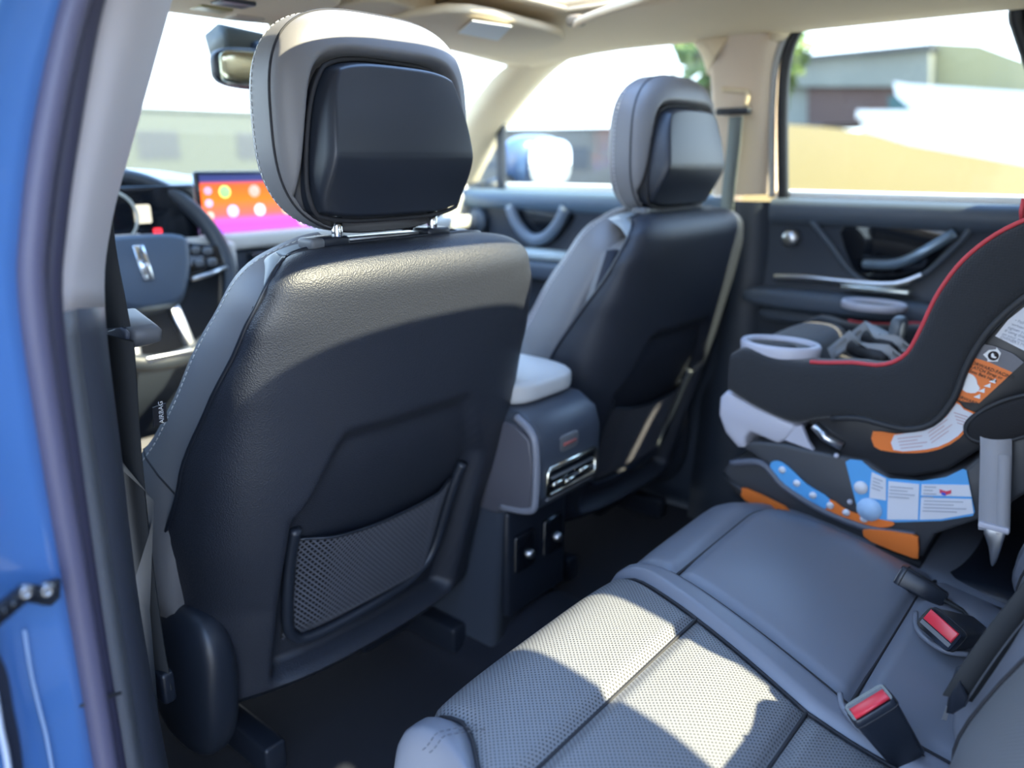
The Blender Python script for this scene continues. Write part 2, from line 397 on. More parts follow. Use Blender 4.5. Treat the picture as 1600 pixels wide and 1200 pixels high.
# ---- right side: roof rail and A-pillar
rail_w = [(0.7,0.8816,0.8907),(0.7,0.8456,0.9408),(0.685,0.7361,1.0582),(0.67,0.578,1.1756),(0.66,0.4184,1.2279),(0.66,0.2809,1.2452),(0.66,0.1968,1.2307),(0.66,0.1448,1.1876),(0.665,0.1254,1.1376)]
rail_i = [(.665, 1.12, .905), (.655, .98, .965), (.61, .78, 1.10), (.585, .62, 1.19), (.60, .45, 1.212), (.60, .30, 1.216), (.60, .18, 1.216), (.60, .08, 1.216), (.60, .045, 1.21)]
rw = smoothpath(rail_w, 5); ri = smoothpath(rail_i, 5)
mid = [(a+b)/2+Vector((-.018, 0, -.006)) for a, b in zip(rw, ri)]
out = [p+Vector((.05, 0, .01)) for p in rw]
struct(obj('trim_1', loft([ri, mid, rw, out]), HEADL, solid=.004))
fl = lambda l: [Vector((-p[0], p[1], p[2])) for p in l]
struct(obj('trim_14', loft([fl(ri), fl(mid), fl(rw), fl(out)]), HEADL, solid=.004))
# right B-pillar trim
bl = [(0.605,0.1175,1.2317),(0.64,0.1157,1.1707),(0.66,0.1107,1.0948),(0.675,0.1067,0.9887),(0.685,0.1034,0.8835)]
br = [(0.605,-0.0389,1.2161),(0.645,-0.0201,1.1488),(0.66,-0.0168,1.0762),(0.675,-0.0149,0.9875),(0.685,-0.0157,0.8894)]
rows = []
for a, b in zip(smoothpath(bl, 4), smoothpath(br, 4)):
    rows.append([a+Vector((.05, .01, 0)), a, a.lerp(b, .12)+Vector((-.012, 0, 0)), a.lerp(b, .5)+Vector((-.02, 0, 0)), a.lerp(b, .86)+Vector((-.012, 0, 0)), b, b+Vector((.05, -.01, 0))])
struct(obj('trim_2', loft(rows), mat('beige_pillar_trim', (.66, .53, .4), .65)))
# dark lower B-pillar
lowl = [(.685, .075, .875), (.69, .09, .6), (.68, .11, .08)]; lowr = [(.685, -.03, .875), (.69, -.04, .6), (.685, -.05, .08)]
rows = [[Vector(a)+Vector((.04, 0, 0)), Vector(a), Vector(a).lerp(Vector(b), .5)+Vector((-.02, 0, 0)), Vector(b), Vector(b)+Vector((.04, 0, 0))] for a, b in zip(lowl, lowr)]
struct(obj('trim_3', loft(rows), DOORD))
struct(obj('wall_right', box((.765, -.2, .37), (.07, 2.9, .98)), DOORD, smooth=False))
# rear rail above the far rear window
rw2 = smoothpath([(0.62,-0.0301,1.1908),(0.63,-0.0465,1.1951),(0.64,-0.0691,1.2242),(0.645,-0.1107,1.2477),(0.645,-0.2686,1.2404),(0.645,-0.4289,1.2275),(0.645,-0.6162,1.2158)], 4)
ri2 = [(.60, p.y, 1.216) for p in rw2]
struct(obj('trim_4', loft([ri2, [p+Vector((-.01, 0, .0)) for p in rw2], rw2, [p+Vector((.03, 0, .0)) for p in rw2]]), HEADL, solid=.004))
sealp = smoothpath([(0.69,-0.0313,0.8843),(0.685,-0.0247,0.9745),(0.672,-0.0227,1.064),(0.66,-0.0259,1.1375),(0.652,-0.0386,1.1887),(0.65,-0.0686,1.2301),(0.648,-0.1145,1.2477),(0.648,-0.268,1.2388),(0.648,-0.4287,1.226)], 5)
struct(obj('trim_5', tube(sealp, .0075, 8), mat('pale_grey_seal', (.4, .4, .4), .6)))
frp = smoothpath([(0.7,-0.0532,0.8792),(0.69,-0.0463,0.9744),(0.68,-0.0414,1.0636),(0.67,-0.0427,1.1432),(0.662,-0.0552,1.1931),(0.66,-0.0822,1.2346),(0.66,-0.1275,1.2478),(0.66,-0.265,1.2398),(0.66,-0.4222,1.2275),(0.67,-0.4383,1.1922),(0.68,-0.4708,1.1196),(0.69,-0.509,1.0355),(0.7,-0.5802,0.8756)], 5)
struct(obj('trim_6', tube(frp, .0125, 8), mat('black_window_frame', (.008, .01, .014), .4)))
# far side glass
def pane(n, pts, m=GLASS):
    return struct(obj('window_%d' % n, prism(pts, (.004, 0, 0)), m, smooth=False))
pane(1, [(0.72,0.9008,0.8716),(0.7,0.7489,1.0706),(0.685,0.5897,1.1882),(0.675,0.4289,1.2402),(0.67,0.2873,1.2563),(0.67,0.198,1.2397),(0.672,0.1421,1.1937),(0.68,0.1238,1.1387),(0.72,0.1102,0.8764)])
pane(2, [(0.722,-0.0476,0.8782),(0.697,-0.0388,1.0645),(0.685,-0.0408,1.1446),(0.678,-0.0513,1.1975),(0.675,-0.0786,1.2415),(0.672,-0.123,1.2522),(0.67,-0.2622,1.2425),(0.67,-0.4203,1.2301),(0.722,-0.5787,0.8745)])

cpl = [(0.672,-0.4201,1.2294),(0.678,-0.439,1.1931),(0.686,-0.4719,1.12),(0.696,-0.5102,1.0357),(0.712,-0.5812,0.8751)]
struct(obj('trim_13', loft([[Vector(p) for p in cpl], [Vector((p[0]-.02, -.75, p[2])) for p in cpl], [Vector((p[0]-.05, -1.0, p[2])) for p in cpl]]), mat('dark_quarter_trim', (.02, .024, .032), .5), solid=.01))
# ---- far doors
def doorpanel(name, y0, y1, steps=14):
    prof = [(.70, .885), (.672, .88), (.664, .865), (.668, .84), (.676, .825), (.682, .74), (.67, .70), (.655, .66), (.658, .58), (.672, .5), (.68, .36), (.675, .2), (.70, .12)]
    rows = [[(x+.02*abs((j/steps)-.5), y0+(y1-y0)*j/steps, z) for x, z in prof] for j in range(steps+1)]
    return struct(obj(name, loft(rows), DOORD, sub=1))
d2 = doorpanel('door_2', -.035, -.80)
o = obj('sill_pad', loft([[(.705, y, .884), (.668, y, .882), (.657, y, .868), (.659, y, .842), (.672, y, .832)] for y in (-.04, -.3, -.55, -.8)]), DOORL, d2)
o = obj('belt_moulding', box((.722, -.42, .889), (.03, .78, .02), .006), mat('lit_belt_moulding', (.85, .86, .86), .35), d2)  # white of the strip stands in for the light along the sill
cup = [(0.672,-0.1967,0.8441),(0.672,-0.3869,0.8459),(0.672,-0.4016,0.8325),(0.672,-0.351,0.754),(0.672,-0.3111,0.7328),(0.672,-0.2577,0.7277),(0.672,-0.2173,0.754)]
obj('pull_recess', prism(smoothpath(cup, 3, True), (.02, 0, 0), .004), GLOSSB, d2)
obj('recess_lip', tube(smoothpath([(0.668,-0.129,0.8399),(0.668,-0.1761,0.7904),(0.668,-0.2199,0.7416),(0.668,-0.2658,0.7212),(0.668,-0.3185,0.7289),(0.668,-0.3608,0.7553),(0.668,-0.4138,0.8264),(0.668,-0.4153,0.8452)], 4), .006, 8), DOORL, d2)
obj('pull_handle', tube(smoothpath([(0.665,-0.2434,0.7608),(0.65,-0.3064,0.7674),(0.645,-0.3548,0.7959),(0.662,-0.3974,0.8306)], 4), [.010]*13, 8), mat('pale_blue_satin', (.22, .3, .38), .3, .6), d2)
obj('accent_strip', ribbon(smoothpath([(0.664,-0.0634,0.7171),(0.662,-0.1329,0.7224),(0.66,-0.212,0.7221),(0.654,-0.3048,0.7267),(0.656,-0.3531,0.7485)], 4), (0, .2, 1), .012, .004), SATIN, d2)
obj('switch_plate', box((0.645,-0.2766,0.7148), (.03, .13, .012), .004), mat('gloss_silver_plate', (.5, .53, .5), .2, .8), d2)
o = obj('door_lock_knob', lathe([(0, -.012), (.014, -.012), (.019, -.004), (.019, .004), (.012, .006), (.010, .001), (0, .001)], (0.672,-0.0883,0.8017), 'x', 20), SATIN, d2)
obj('arm_rest', ellipsoid((0.64,-0.2483,0.6788), (.04, .24, .022), 4, 6), DOORL, d2)
obj('lower_pocket', ellipsoid((0.655,-0.1096,0.641), (.022, .07, .016), 3, 6), DOORL, d2)
d1 = doorpanel('door_1', 1.0, .06)
obj('sill_pad', loft([[(.705, y, .884), (.668, y, .882), (.657, y, .868), (.659, y, .842), (.672, y, .832)] for y in (1.0, .7, .35, .06)]), mat('blue_grey_sill', (.1, .15, .21), .45), d1)
obj('belt_moulding', box((.722, .45, .889), (.03, .62, .024), .006), MATS['lit_belt_moulding'], d1)
obj('pull_recess', prism(smoothpath([(0.674,0.6978,0.8301),(0.674,0.4829,0.8383),(0.674,0.512,0.7767),(0.674,0.564,0.74),(0.674,0.6185,0.7363),(0.674,0.6681,0.7729)], 3, True), (.02, 0, 0), .004), GLOSSB, d1)
obj('pull_handle', tube(smoothpath([(0.66,0.6815,0.8416),(0.66,0.6567,0.795),(0.66,0.612,0.76),(0.66,0.5644,0.7629),(0.66,0.5188,0.8018),(0.66,0.4952,0.8449)], 4), .016, 8), mat('slate_pull', (.16, .2, .26), .35), d1)
obj('switch_plate', ellipsoid((0.64,0.5484,0.7221), (.03, .10, .014), 3, 6), mat('pale_switch_plate', (.5, .58, .6), .3), d1)
obj('arm_rest', ellipsoid((0.64,0.5267,0.6836), (.04, .24, .025), 4, 6), DOORL, d1)
obj('speaker_ring', lathe([(0, -.01), (.03, -.01), (.04, 0), (.03, .004), (0, .004)], (0.67,0.8134,0.7956), 'x', 20), DOORL, d1)
# mirror sail between windscreen pillar and front glass
obj('mirror_sail', prism([(0.7,0.7652,1.0545),(0.7,0.7398,1.0654),(0.7,0.7382,0.8761),(0.7,0.7642,0.8755)], (.012, 0, 0)), PLBLK, d1, smooth=False)
# ---- near side: driver door inner panel, sill and rear quarter
rows = [[(-.76, y, .90), (-.70, y, .885), (-.69, y, .86), (-.70, y, .7), (-.66, y, .62), (-.68, y, .5), (-.70, y, .15), (-.72, y, .09)] for y in (.06, .3, .6, .9, 1.25)]
struct(obj('wall_left', loft(rows), DOORD))
struct(obj('window_6', prism([(-.70, .1, .9), (-.70, 1.1, .9), (-.64, .62, 1.18), (-.62, .1, 1.2)], (.004, 0, 0)), GLASS, smooth=False))
struct(obj('trim_7', loft([[(-.70, -.2, .09), (-.72, -.2, .14), (-.78, -.2, .15), (-.86, -.2, .08), (-.88, -.2, -.1)], [(-.70, -.9, .09), (-.72, -.9, .14), (-.78, -.9, .15), (-.86, -.9, .08), (-.88, -.9, -.1)]]), TRIMD))
struct(obj('trim_8', loft([[(-.72, -.05, 1.15), (-.66, -.05, 1.2), (-.6, -.05, 1.215), (-.6, -.05, 1.25)], [(-.72, -.4, 1.16), (-.66, -.4, 1.2), (-.6, -.4, 1.215), (-.6, -.4, 1.25)], [(-.74, -1.2, 1.10), (-.66, -1.2, 1.18), (-.6, -1.2, 1.2), (-.6, -1.2, 1.25)]]), HEADL, solid=.01))
# C-pillar / quarter trim behind the rear seat (near side)
qz = [(.09, -.60), (.5, -.60), (.8, -.585), (.95, -.572), (1.1, -.57), (1.22, -.575)]
struct(obj('wall_back_left', loft([[(x, y, z) for z, x in qz] for y in (-.80, -.95, -1.2, -1.6)]), GREIGE, solid=.02))
struct(obj('wall_back_right', loft([[(-x+.03, y, z) for z, x in qz] for y in (-.80, -.95, -1.2, -1.6)]), GREIGE, solid=.02))
struct(obj('wall_quarter', box((-.72, -1.2, .65), (.26, .76, 1.1), .03), BLUE))
struct(obj('wall_back', box((0, -1.62, .45), (1.25, .04, .9)), TRIMD, smooth=False))
struct(obj('window_7', loft([[(-.56, -1.22, 1.2), (.58, -1.22, 1.2)], [(-.58, -1.62, .9), (.6, -1.62, .9)]]), GLASS, solid=.004))

# ---- near B-pillar: painted frame, seal, trims (boundary polylines sampled down the pillar)
b_in = [(-0.5459,0.0,1.227),(-0.5932,0.0,1.1423),(-0.6138,0.0,1.0939),(-0.6545,0.0,0.9977),(-0.6915,0.0,0.9077),(-0.7068,0.0,0.8375),(-0.7111,0.0,0.708),(-0.7155,0.0,0.5443),(-0.7112,0.0,0.3533),(-0.7067,0.0,0.2492)]
b_fa = [(-0.612,-0.075,1.1979),(-0.6591,-0.075,1.1185),(-0.6809,-0.075,1.0758),(-0.7132,-0.075,0.9927),(-0.7411,-0.075,0.9143),(-0.7576,-0.075,0.8525),(-0.7609,-0.075,0.719),(-0.7618,-0.075,0.5659),(-0.7619,-0.075,0.4329),(-0.7598,-0.075,0.3441)]
b_ou = [(-0.6499,-0.09,1.1845),(-0.6934,-0.09,1.1098),(-0.7147,-0.09,1.0693),(-0.7391,-0.09,0.9911),(-0.761,-0.09,0.9163),(-0.7758,-0.09,0.8531),(-0.7777,-0.09,0.7284),(-0.7803,-0.09,0.5822),(-0.7806,-0.09,0.4549),(-0.7797,-0.09,0.3706)]
def col(*lines): return [smoothpath(l, 5) for l in lines]
Bi, Bf, Bo = col(b_in, b_fa, b_ou)
Bk = [p+Vector((.015, .10, 0)) for p in Bi]
def cut(lines, z0, z1):
    return [[p for p in l] for l in lines]
def split(lines, k, upper):
    return [l[:k+1] if upper else l[k:] for l in lines]
K = 5*5
up = split([Bk, Bi, Bf, Bo, [p+Vector((-.01, .03, 0)) for p in Bo]], K, True)
lo = split([Bk, Bi, Bf, Bo, [p+Vector((-.01, .03, 0)) for p in Bo]], K, False)
o = struct(obj('trim_9', loft(up), GREIGE, solid=.004)); o.modifiers['solid'].offset = 0
o['label'] = 'greige upper trim of the near door pillar'
o = struct(obj('trim_10', loft(lo[:3]), TRIMD, solid=.004))
o = struct(obj('trim_11', loft(lo[2:]), TRIMM, solid=.004))
# rubber door seal: two rounded beads side by side
s_a = smoothpath([(-0.662,-0.1,1.1811),(-0.7037,-0.1,1.1063),(-0.7248,-0.1,1.0668),(-0.7504,-0.1,0.9903),(-0.7714,-0.1,0.9174),(-0.7834,-0.1,0.8555),(-0.7878,-0.1,0.7343),(-0.7907,-0.1,0.5921),(-0.7918,-0.1,0.4687),(-0.7922,-0.1,0.3877)], 5)
s_b = smoothpath([(-0.6746,-0.115,1.1763),(-0.7187,-0.115,1.1012),(-0.7423,-0.115,1.0626),(-0.7693,-0.115,0.9891),(-0.7896,-0.115,0.9192),(-0.799,-0.115,0.864),(-0.802,-0.115,0.7429),(-0.8027,-0.115,0.605),(-0.8038,-0.115,0.4858),(-0.8039,-0.115,0.4075)], 5)
so = struct(obj('trim_12', tube(s_a, .0085, 10), RUBBER))
so['label'] = 'dark rubber seal along the near door pillar'
obj('seal_lip', tube(s_b, .0095, 10), RUBBL, so)
j = s_b[37]
obj('seal_joint', tube([s_b[37]+Vector((-.012, -.003, .0)), s_a[37]+Vector((.010, -.009, .002))], .0015, 6), SEAM, so)
# painted body frame outboard of the seal
p_a = smoothpath([(-0.6802,-0.115,1.1748),(-0.7229,-0.115,1.1004),(-0.7468,-0.115,1.0619),(-0.7764,-0.115,0.9888),(-0.7957,-0.115,0.9195),(-0.8051,-0.115,0.8649),(-0.8085,-0.115,0.745),(-0.8088,-0.115,0.6082),(-0.8115,-0.115,0.4913),(-0.8114,-0.115,0.4137)], 5)
p_b = [p+Vector((-.012, -.004, 0)) for p in p_a]
p_c = [p+Vector((-.045, -.008, 0)) for p in p_a]
p_d = [p+Vector((-.062, -.02, 0)) for p in p_a]
p_e = [p+Vector((-.068, -.05, 0)) for p in p_a]
p_f = [p+Vector((-.10, -.055, 0)) for p in p_a]
p_z = [p+Vector((.01, .03, 0)) for p in p_a]
o = struct(obj('wall_near', loft([p_z, p_a, p_b, p_c, p_d, p_e, p_f]), BLUE, solid=.003))
o['label'] = 'blue painted body frame of the near door opening'

# ================================================================== FRONT SEATS
CX = -.311
HWT = [(.19, .229), (.27, .250), (.38, .269), (.50, .279), (.60, .274), (.70, .258), (.78, .239), (.83, .216), (.866, .192)]
DT = [(.19, .087), (.4, .20), (.6, .131), (.8, .049), (.866, .045)]
def yb(z): return -.022+(.865-z)*.23-.02*math.sin(max(0, min(1, (z-.2)/.66))*math.pi)
ZT, RT, VC = .866, .055, .88
def shell_core(u, z, ph):
    hw = lerpt(z, HWT)-.03*(1-math.cos(ph))**2
    th = u*math.pi/2; sx = math.copysign(abs(math.sin(th))**.78, th); D = lerpt(z, DT); cyy = 1-max(0, math.cos(th))**.62
    x = CX+hw*sx; y = yb(min(z, .82))+D*cyy*(1-.5*(ph/1.571))+.06*(1-math.cos(ph)**.8)
    # scooped knee recess that takes the map pocket: soft top edge, sharper sides
    xc = x-(CX-.022); top = .640-.10*sst(.10, .165, abs(xc))
    y += (.016+.026*sst(.62, .42, z))*sst(.176, .150, abs(xc))*sst(top+.012, top-.016, z)*sst(.262, .285, z)
    return Vector((x, y, z-.012*abs(u)**3*(ph/1.571)))
def shell_pt(u, v):
    """u -1..1 across, v 0..1 up the back panel"""
    z0 = .262-.055*abs(u)**5
    if v < VC: return shell_core(u, z0+(ZT-RT-z0)*v/VC, 0)
    ph = (v-VC)/(1-VC)*math.pi/2; return shell_core(u, ZT-RT+RT*math.sin(ph)**.8, ph)
def make_front_seat(name, label):
    t = thing(name, label, 'car seat', (CX, .3, .1), 'pair of front seats')
    # back shell
    sh = obj('back_shell', grid(lambda a, b: shell_pt(a*2-1, b), 101, 121), SHELL, t)
    edge = [shell_pt(-1, k/40) for k in range(41)]+[shell_pt(-1+2*k/40, 1) for k in range(1, 41)]+[shell_pt(1, 1-k/40) for k in range(1, 41)]
    obj('shell_rim', tube(edge, .0032, 6), PLBLK, sh)
    # upholstered front half of the backrest: centre and two side bolsters
    def front(u, v):
        z = .34+.50*v; hw = lerpt(z, HWT)+.012; th = u*math.pi/2
        x = CX+(hw-.065)*math.copysign(abs(math.sin(th))**.8, th); y = yb(z)+.10+.10*max(0, math.cos(th))**.5
        if v > .9: y -= (v-.9)*.7; z = .34+.50*.9+(v-.9)*.3
        return (x, y, z)
    obj('backrest_cushion', grid(lambda a, b: front(a*2-1, b), 31, 21), LGRAY, t)
    obj('gap_shade_sheet', grid(lambda a, b: Vector((CX+(lerpt(.30+.5*b, HWT)-.03)*(a*2-1), yb(.30+.5*b)+.085, .30+.5*b)), 9, 9), mat('gap_shade', (.008, .01, .02), .7), t, solid=.02)  # added dark sheet standing for the shade in the bolster gap
    for s in (-1, 1):
        # outer contour of the bolster, seen beside the shell
        pts = [(.850, .08, .050), (.835, .135, .062), (.805, .178, .080), (.755, .200, .100), (.70, .222, .122), (.64, .242, .140), (.585, .260, .160), (.54, .280, .18), (.49, .296, .20), (.42, .300, .215), (.36, .28, .23)]
        P = smoothpath([(CX+s*(w), y+.03, z) for z, w, y in pts], 5)
        rows = []
        for i, p in enumerate(P):
            f = i/(len(P)-1); wd = .020+.016*math.sin(f*math.pi); row = []
            tt = (P[min(i+1, len(P)-1)]-P[max(i-1, 0)]).normalized(); side = Vector((s, 0, 0)); side = (side-tt*side.dot(tt)).normalized(); fw = tt.cross(side)
            if fw.y < 0: fw = -fw
            dep = .035+.05*f
            for k in range(14):
                q = 2*math.pi*k/14; c, sn = math.cos(q), math.sin(q)
                row.append(p-side*(wd)+side*math.copysign(abs(c)**.7, c)*wd+fw*(math.copysign(abs(sn)**.7, sn)*dep+dep*.4))
            rows.append(row)
        b = obj('bolster', loft(rows, True), LGRAY, t)
        k0 = 1
        st = []
        for i, p in enumerate(P):
            r = rows[i]; st.append(r[1].lerp(r[2], .2)+Vector((s*.0008, -.0006, 0)))
        o = obj('stitching', dashes(st[:44], .0055, .0028, .0010), THREAD, b); o['kind'] = 'stuff'
        sm = rows[32]; sn_ = [p+(p-sum(sm, Vector())/14).normalized()*.0006 for p in sm]
        obj('seam', tube(sn_, .0012, 5, closed=True), SEAM, b)
    # upholstery over the shoulder, between bolster and shell rim, reflection painted in
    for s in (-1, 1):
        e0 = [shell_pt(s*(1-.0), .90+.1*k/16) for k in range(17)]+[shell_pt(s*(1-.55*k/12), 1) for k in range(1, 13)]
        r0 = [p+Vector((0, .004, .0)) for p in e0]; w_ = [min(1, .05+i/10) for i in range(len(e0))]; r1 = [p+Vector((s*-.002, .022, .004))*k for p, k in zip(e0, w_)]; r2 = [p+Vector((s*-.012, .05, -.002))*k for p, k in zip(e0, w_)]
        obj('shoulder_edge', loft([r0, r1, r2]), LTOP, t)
    # seat cushion
    def cush(q):
        q.z += .015*(q.x/.26)**4; return q
    cs = obj('seat_cushion', ellipsoid((CX, .52, .37), (.265, .29, .075), 5, 12, cush), LGRAY, t)
    obj('cushion_valance', box((CX, .50, .265), (.47, .48, .10), .02), PLBLK, t)
    for s in (-1, 1):
        obj('seat_rail', box((CX+s*.19, .42, .135), (.035, .55, .05), .006), PLBLK, t)
        # recliner cover at the side
        def cov(q):
            q.y += .25*q.z*-1*.5; return q
        hc = obj('recliner_cover', ellipsoid((CX+s*.262, .215, .285), (.036, .085, .118), 2.7, 12, cov), PLSAT, t)
    obj('lower_skirt', loft([[shell_pt(-1+2*k/24, 0)+Vector((0, dy, dz)) for k in range(25)] for dy, dz in ((0, 0), (.01, -.012), (.05, -.03), (.12, -.03))]), PLBLK, t)
    lever = obj('seat_motor', box((CX+.10, .28, .17), (.12, .10, .06), .01), PLBLK, t)
    obj('motor_plug', box((CX+.13, .24, .19), (.03, .03, .03), .004), GREYP, lever)
    # map pocket frame and net
    zt, zb = .500, .315; xl, xr = CX-.168, CX+.112
    def ps(x, z, d=0): return Vector((x, shell_surf_y(x, z)-d, z))
    fr = [ps(xl-.003, zt+.012, .006), ps(xl-.002, zt-.04, .010), ps(xl+.004, zb+.05, .012), ps(xl+.014, zb+.010, .013), ps(xl+.045, zb-.004, .014), ps(CX-.02, zb+.004, .016), ps(xr-.065, zb+.010, .015), ps(xr-.025, zb+.028, .014), ps(xr-.006, zb+.065, .013), ps(xr+.002, zt-.03, .012), ps(xr+.008, zt+.016, .010)]
    pk = obj('map_pocket', tube(smoothpath(fr, 6), .0082, 10), PLSAT, t)
    def netpt(u, v):
        x = xl+.004+(xr-xl-.008)*u; c = .010*math.sin(u*math.pi)
        z = zb+.004+(zt-.012-.012*math.sin(u*math.pi)-zb)*v
        bl_ = .016*sst(0, .18, u)*sst(0, .18, 1-u)*sst(0, .15, v)
        return Vector((x, shell_surf_y(x, z)-.006-bl_, z))
    # honeycomb net strands
    v = []; f = []; cell = .0078; nx = int((xr-xl)/cell); nz = int((zt-zb)/(cell*.62))
    def strand(a, b):
        d = (b-a); 
        if d.length < 1e-5: return
        sd = d.cross(Vector((0, 1, 0))).normalized()*.0013; k = len(v); th = Vector((0, -.0006, 0))
        v.extend([a+sd+th, a-sd+th, b-sd+th, b+sd+th, a-th, b-th]); f.extend([(k, k+1, k+2, k+3), (k, k+3, k+5, k+4), (k+1, k+4, k+5, k+2)])
    for j in range(nz):
        for i in range(nx+1):
            o_ = .5*(j % 2)
            a = ((i+o_)/nx, j/nz); b1 = ((i+o_+.5)/nx, (j+1)/nz); b2 = ((i+o_-.5)/nx, (j+1)/nz)
            for b in (b1, b2):
                if 0 <= a[0] <= 1 and 0 <= b[0] <= 1: strand(netpt(*a), netpt(*b))
    o = obj('net', me_from(v, f), NET, pk, smooth=False); o['kind'] = 'stuff'
    obj('net_backing', grid(lambda a, b: netpt(a, b)+Vector((0, .004, 0)), 25, 13), mat('pocket_lining', (.008, .009, .012), .9), pk)
    obj('net_hem', tube([netpt(k/30, 1) for k in range(31)], .0022, 6), PLBLK, pk)
    # headrest
    hx = CX-.022
    hr = obj('headrest', ellipsoid((hx, .072, 1.0), (.150, .050, .1245), 3.2, 44, lambda q: head_shape(q)), LGRAY, t)
    def ringpt(q, yy, k=1.0, e=3.2):
        c, s_ = math.cos(q), math.sin(q); fy = (1-abs((yy-.072)/.050)**e)**(1/e)
        rr = 1/((abs(c)**e+abs(s_)**e)**(1/e)); p = head_shape(Vector((.150*c*rr*fy*k, yy-.072, 0.1245*s_*rr*fy*k)))
        return p+Vector((hx, .072, 1.0))
    ring = [ringpt(2*math.pi*k/96-math.pi/2, 0.058, 1.001) for k in range(97)]
    obj('piping', tube(ring, .0016, 6), SEAM, hr)
    o = obj('stitching', dashes([ringpt(2*math.pi*k/160-math.pi/2, 0.086, 1.004) for k in range(8, 153)], .0050, .0026, .0010), THREAD, hr); o['kind'] = 'stuff'
    # padded roll framing the rear panel
    # rear panel: trapezoid with a ridge
    def panel(u, v):
        z = .892+.178*v; a = u*2-1; hw = .126-.024*v+.004*math.sin(v*math.pi)
        k = .45; x = a*hw*math.sqrt(1-k*(2*v-1)**4/2); z = .971+(z-.971)*math.sqrt(1-k*a**4/2)
        prof = lerpt(v, [(0, -.004), (.40, .026), (.44, .0265), (1, .012)])
        b = max(abs(a), abs(2*v-1)); ed = (1-sst(.90, 1.0, b))
        y = .030-prof*(.35+.65*ed)-.006*(1-a*a)+0.028*sst(.93, 1.0, b)
        return Vector((hx+x, y, z))
    pn = obj('rear_panel', grid(panel, 81, 81), PLSAT, hr)
    bord = [(k/20, 0) for k in range(20)]+[(1, k/20) for k in range(20)]+[(1-k/20, 1) for k in range(20)]+[(0, 1-k/20) for k in range(20)]
    cp = panel(.5, .5); gap = [panel(*q) for q in bord]
    obj('panel_shadow_ring', tube([Vector((cp.x+(p.x-cp.x)*1.012, .040, cp.z+(p.z-cp.z)*1.012)) for p in gap], .003, 6, closed=True), SEAM, hr)  # dark ring drawn in for the shadow line round the panel
    # posts, guides and bar
    for s in (-1, 1):
        px = hx+s*.078
        po = obj('headrest_post', tube([(px, .050, .845), (px, .050, .91)], .0068, 14), CHROME, t)
        obj('post_guide', box((px+(-.008 if s < 0 else .006), .058, .868), (.042, .034, .014), .005), PLBLK, t)
    obj('guide_button', box((hx-.078-.034, .055, .868), (.02, .03, .014), .005), GREYP, t)
    obj('top_bar', box((hx, .066, .866), (.12, .022, .010), .003), SATIN, t)
    return t
def head_shape(q):
    # fuller in the upper half, waist tapering to the bottom, front bulge
    q = q.copy(); f = q.z/.130
    q.x *= 1-.05*max(0, -f)**2+.0*f; q.y += .008*(1-f*f)*(1 if q.y > 0 else .2)
    # dished back face that takes the panel
    if q.y < -.02:
        hw_ = .127-.024*max(0, min(1, (q.z+.112)/.183)); b = ((abs(q.x)/hw_)**6+(abs(q.z+.024)/.094)**6)**(1/6); q.y += .026*(1-sst(.98, 1.12, b))
    return q
def shell_surf_y(x, z):
    hw = lerpt(z, HWT); r = max(-1, min(1, (x-CX)/hw)); th = math.asin(min(1, abs(r)**(1/.78)))
    return shell_core(math.copysign(th/(math.pi/2), r), z, 0).y
ds = make_front_seat('front_car_seat', 'near front seat with black shell back, mesh pocket and grey headrest')
# airbag tag on the outer bolster of the near seat
tg = [Vector(p) for p in [(-0.5964,0.175,0.6822),(-0.5807,0.175,0.6839),(-0.5812,0.175,0.6616),(-0.5987,0.175,0.6583)]]
at_ = obj('airbag_tag', prism(tg, (0, .0015, 0)), mat('black_tag', (.02, .02, .025), .6), ds, smooth=False)
o = obj('tag_text', text('AIRBAG', .0078, tuple(tg[3]+Vector((.0125, -.0008, .0025))), (.06, 0, 1), (-1, 0, .06), .0002), WHITE, at_, smooth=False)
ps_ = copy_tree(ds, None, skip=('airbag_tag',))
ps_.location = Vector(ds.location)+Vector((.707, -.016, .004))
[setattr(c_, 'location', (0, 0, -.02)) for c_ in ps_.children if c_.name.startswith('headrest') and 'post' not in c_.name]
ps_['label'] = 'far front seat with dark shell back beyond the centre console'

# ================================================================== CENTRE CONSOLE
cc = thing('centre_console', 'dark centre console with rear air vents and pale armrest lid', 'console', (-.015, .25, .1))
prof = [(-.008, .425), (-.016, .45), (-.016, .53), (-.006, .562), (.03, .582), (.55, .60), (.55, .12), (.075, .12), (.058, .40)]
obj('body', prism([(-.105, y, z) for y, z in prof], (.18, 0, 0), .016, 3), mat('console_plastic', (.045, .055, .075), .4), cc)
sp_ = [(-.004, .43), (-.008, .50), (.0, .545), (.03, .563), (.42, .575), (.42, .40), (.07, .40)]
obj('side_panel', prism([(-.110, y, z) for y, z in sp_], (.012, 0, 0), .004, 2), mat('console_side', (.085, .085, .105), .45), cc)
obj('corner_trim', tube(smoothpath([(-.106, .06, .415), (-.107, .0, .425), (-.107, -.012, .45), (-.107, -.012, .53), (-.106, .0, .558), (-.104, .03, .575)], 5), .0065, 8), mat('console_trim', (.2, .21, .25), .35), cc)
lid = obj('armrest_lid', ellipsoid((-.012, .215, .603), (.092, .185, .024), 5, 10), mat('pale_armrest', (.5, .5, .5), .45), cc)
obj('lid_seam', tube([(-.10, .05, .597), (-.10, .38, .6)], .0015, 6), SEAM, lid)
vf = [(-.083, .452), (.048, .452), (.050, .488), (-.080, .488)]
vt = obj('air_vent', prism([(x, -.017, z) for x, z in vf], (0, .012, 0)), GLOSSB, cc, smooth=False)
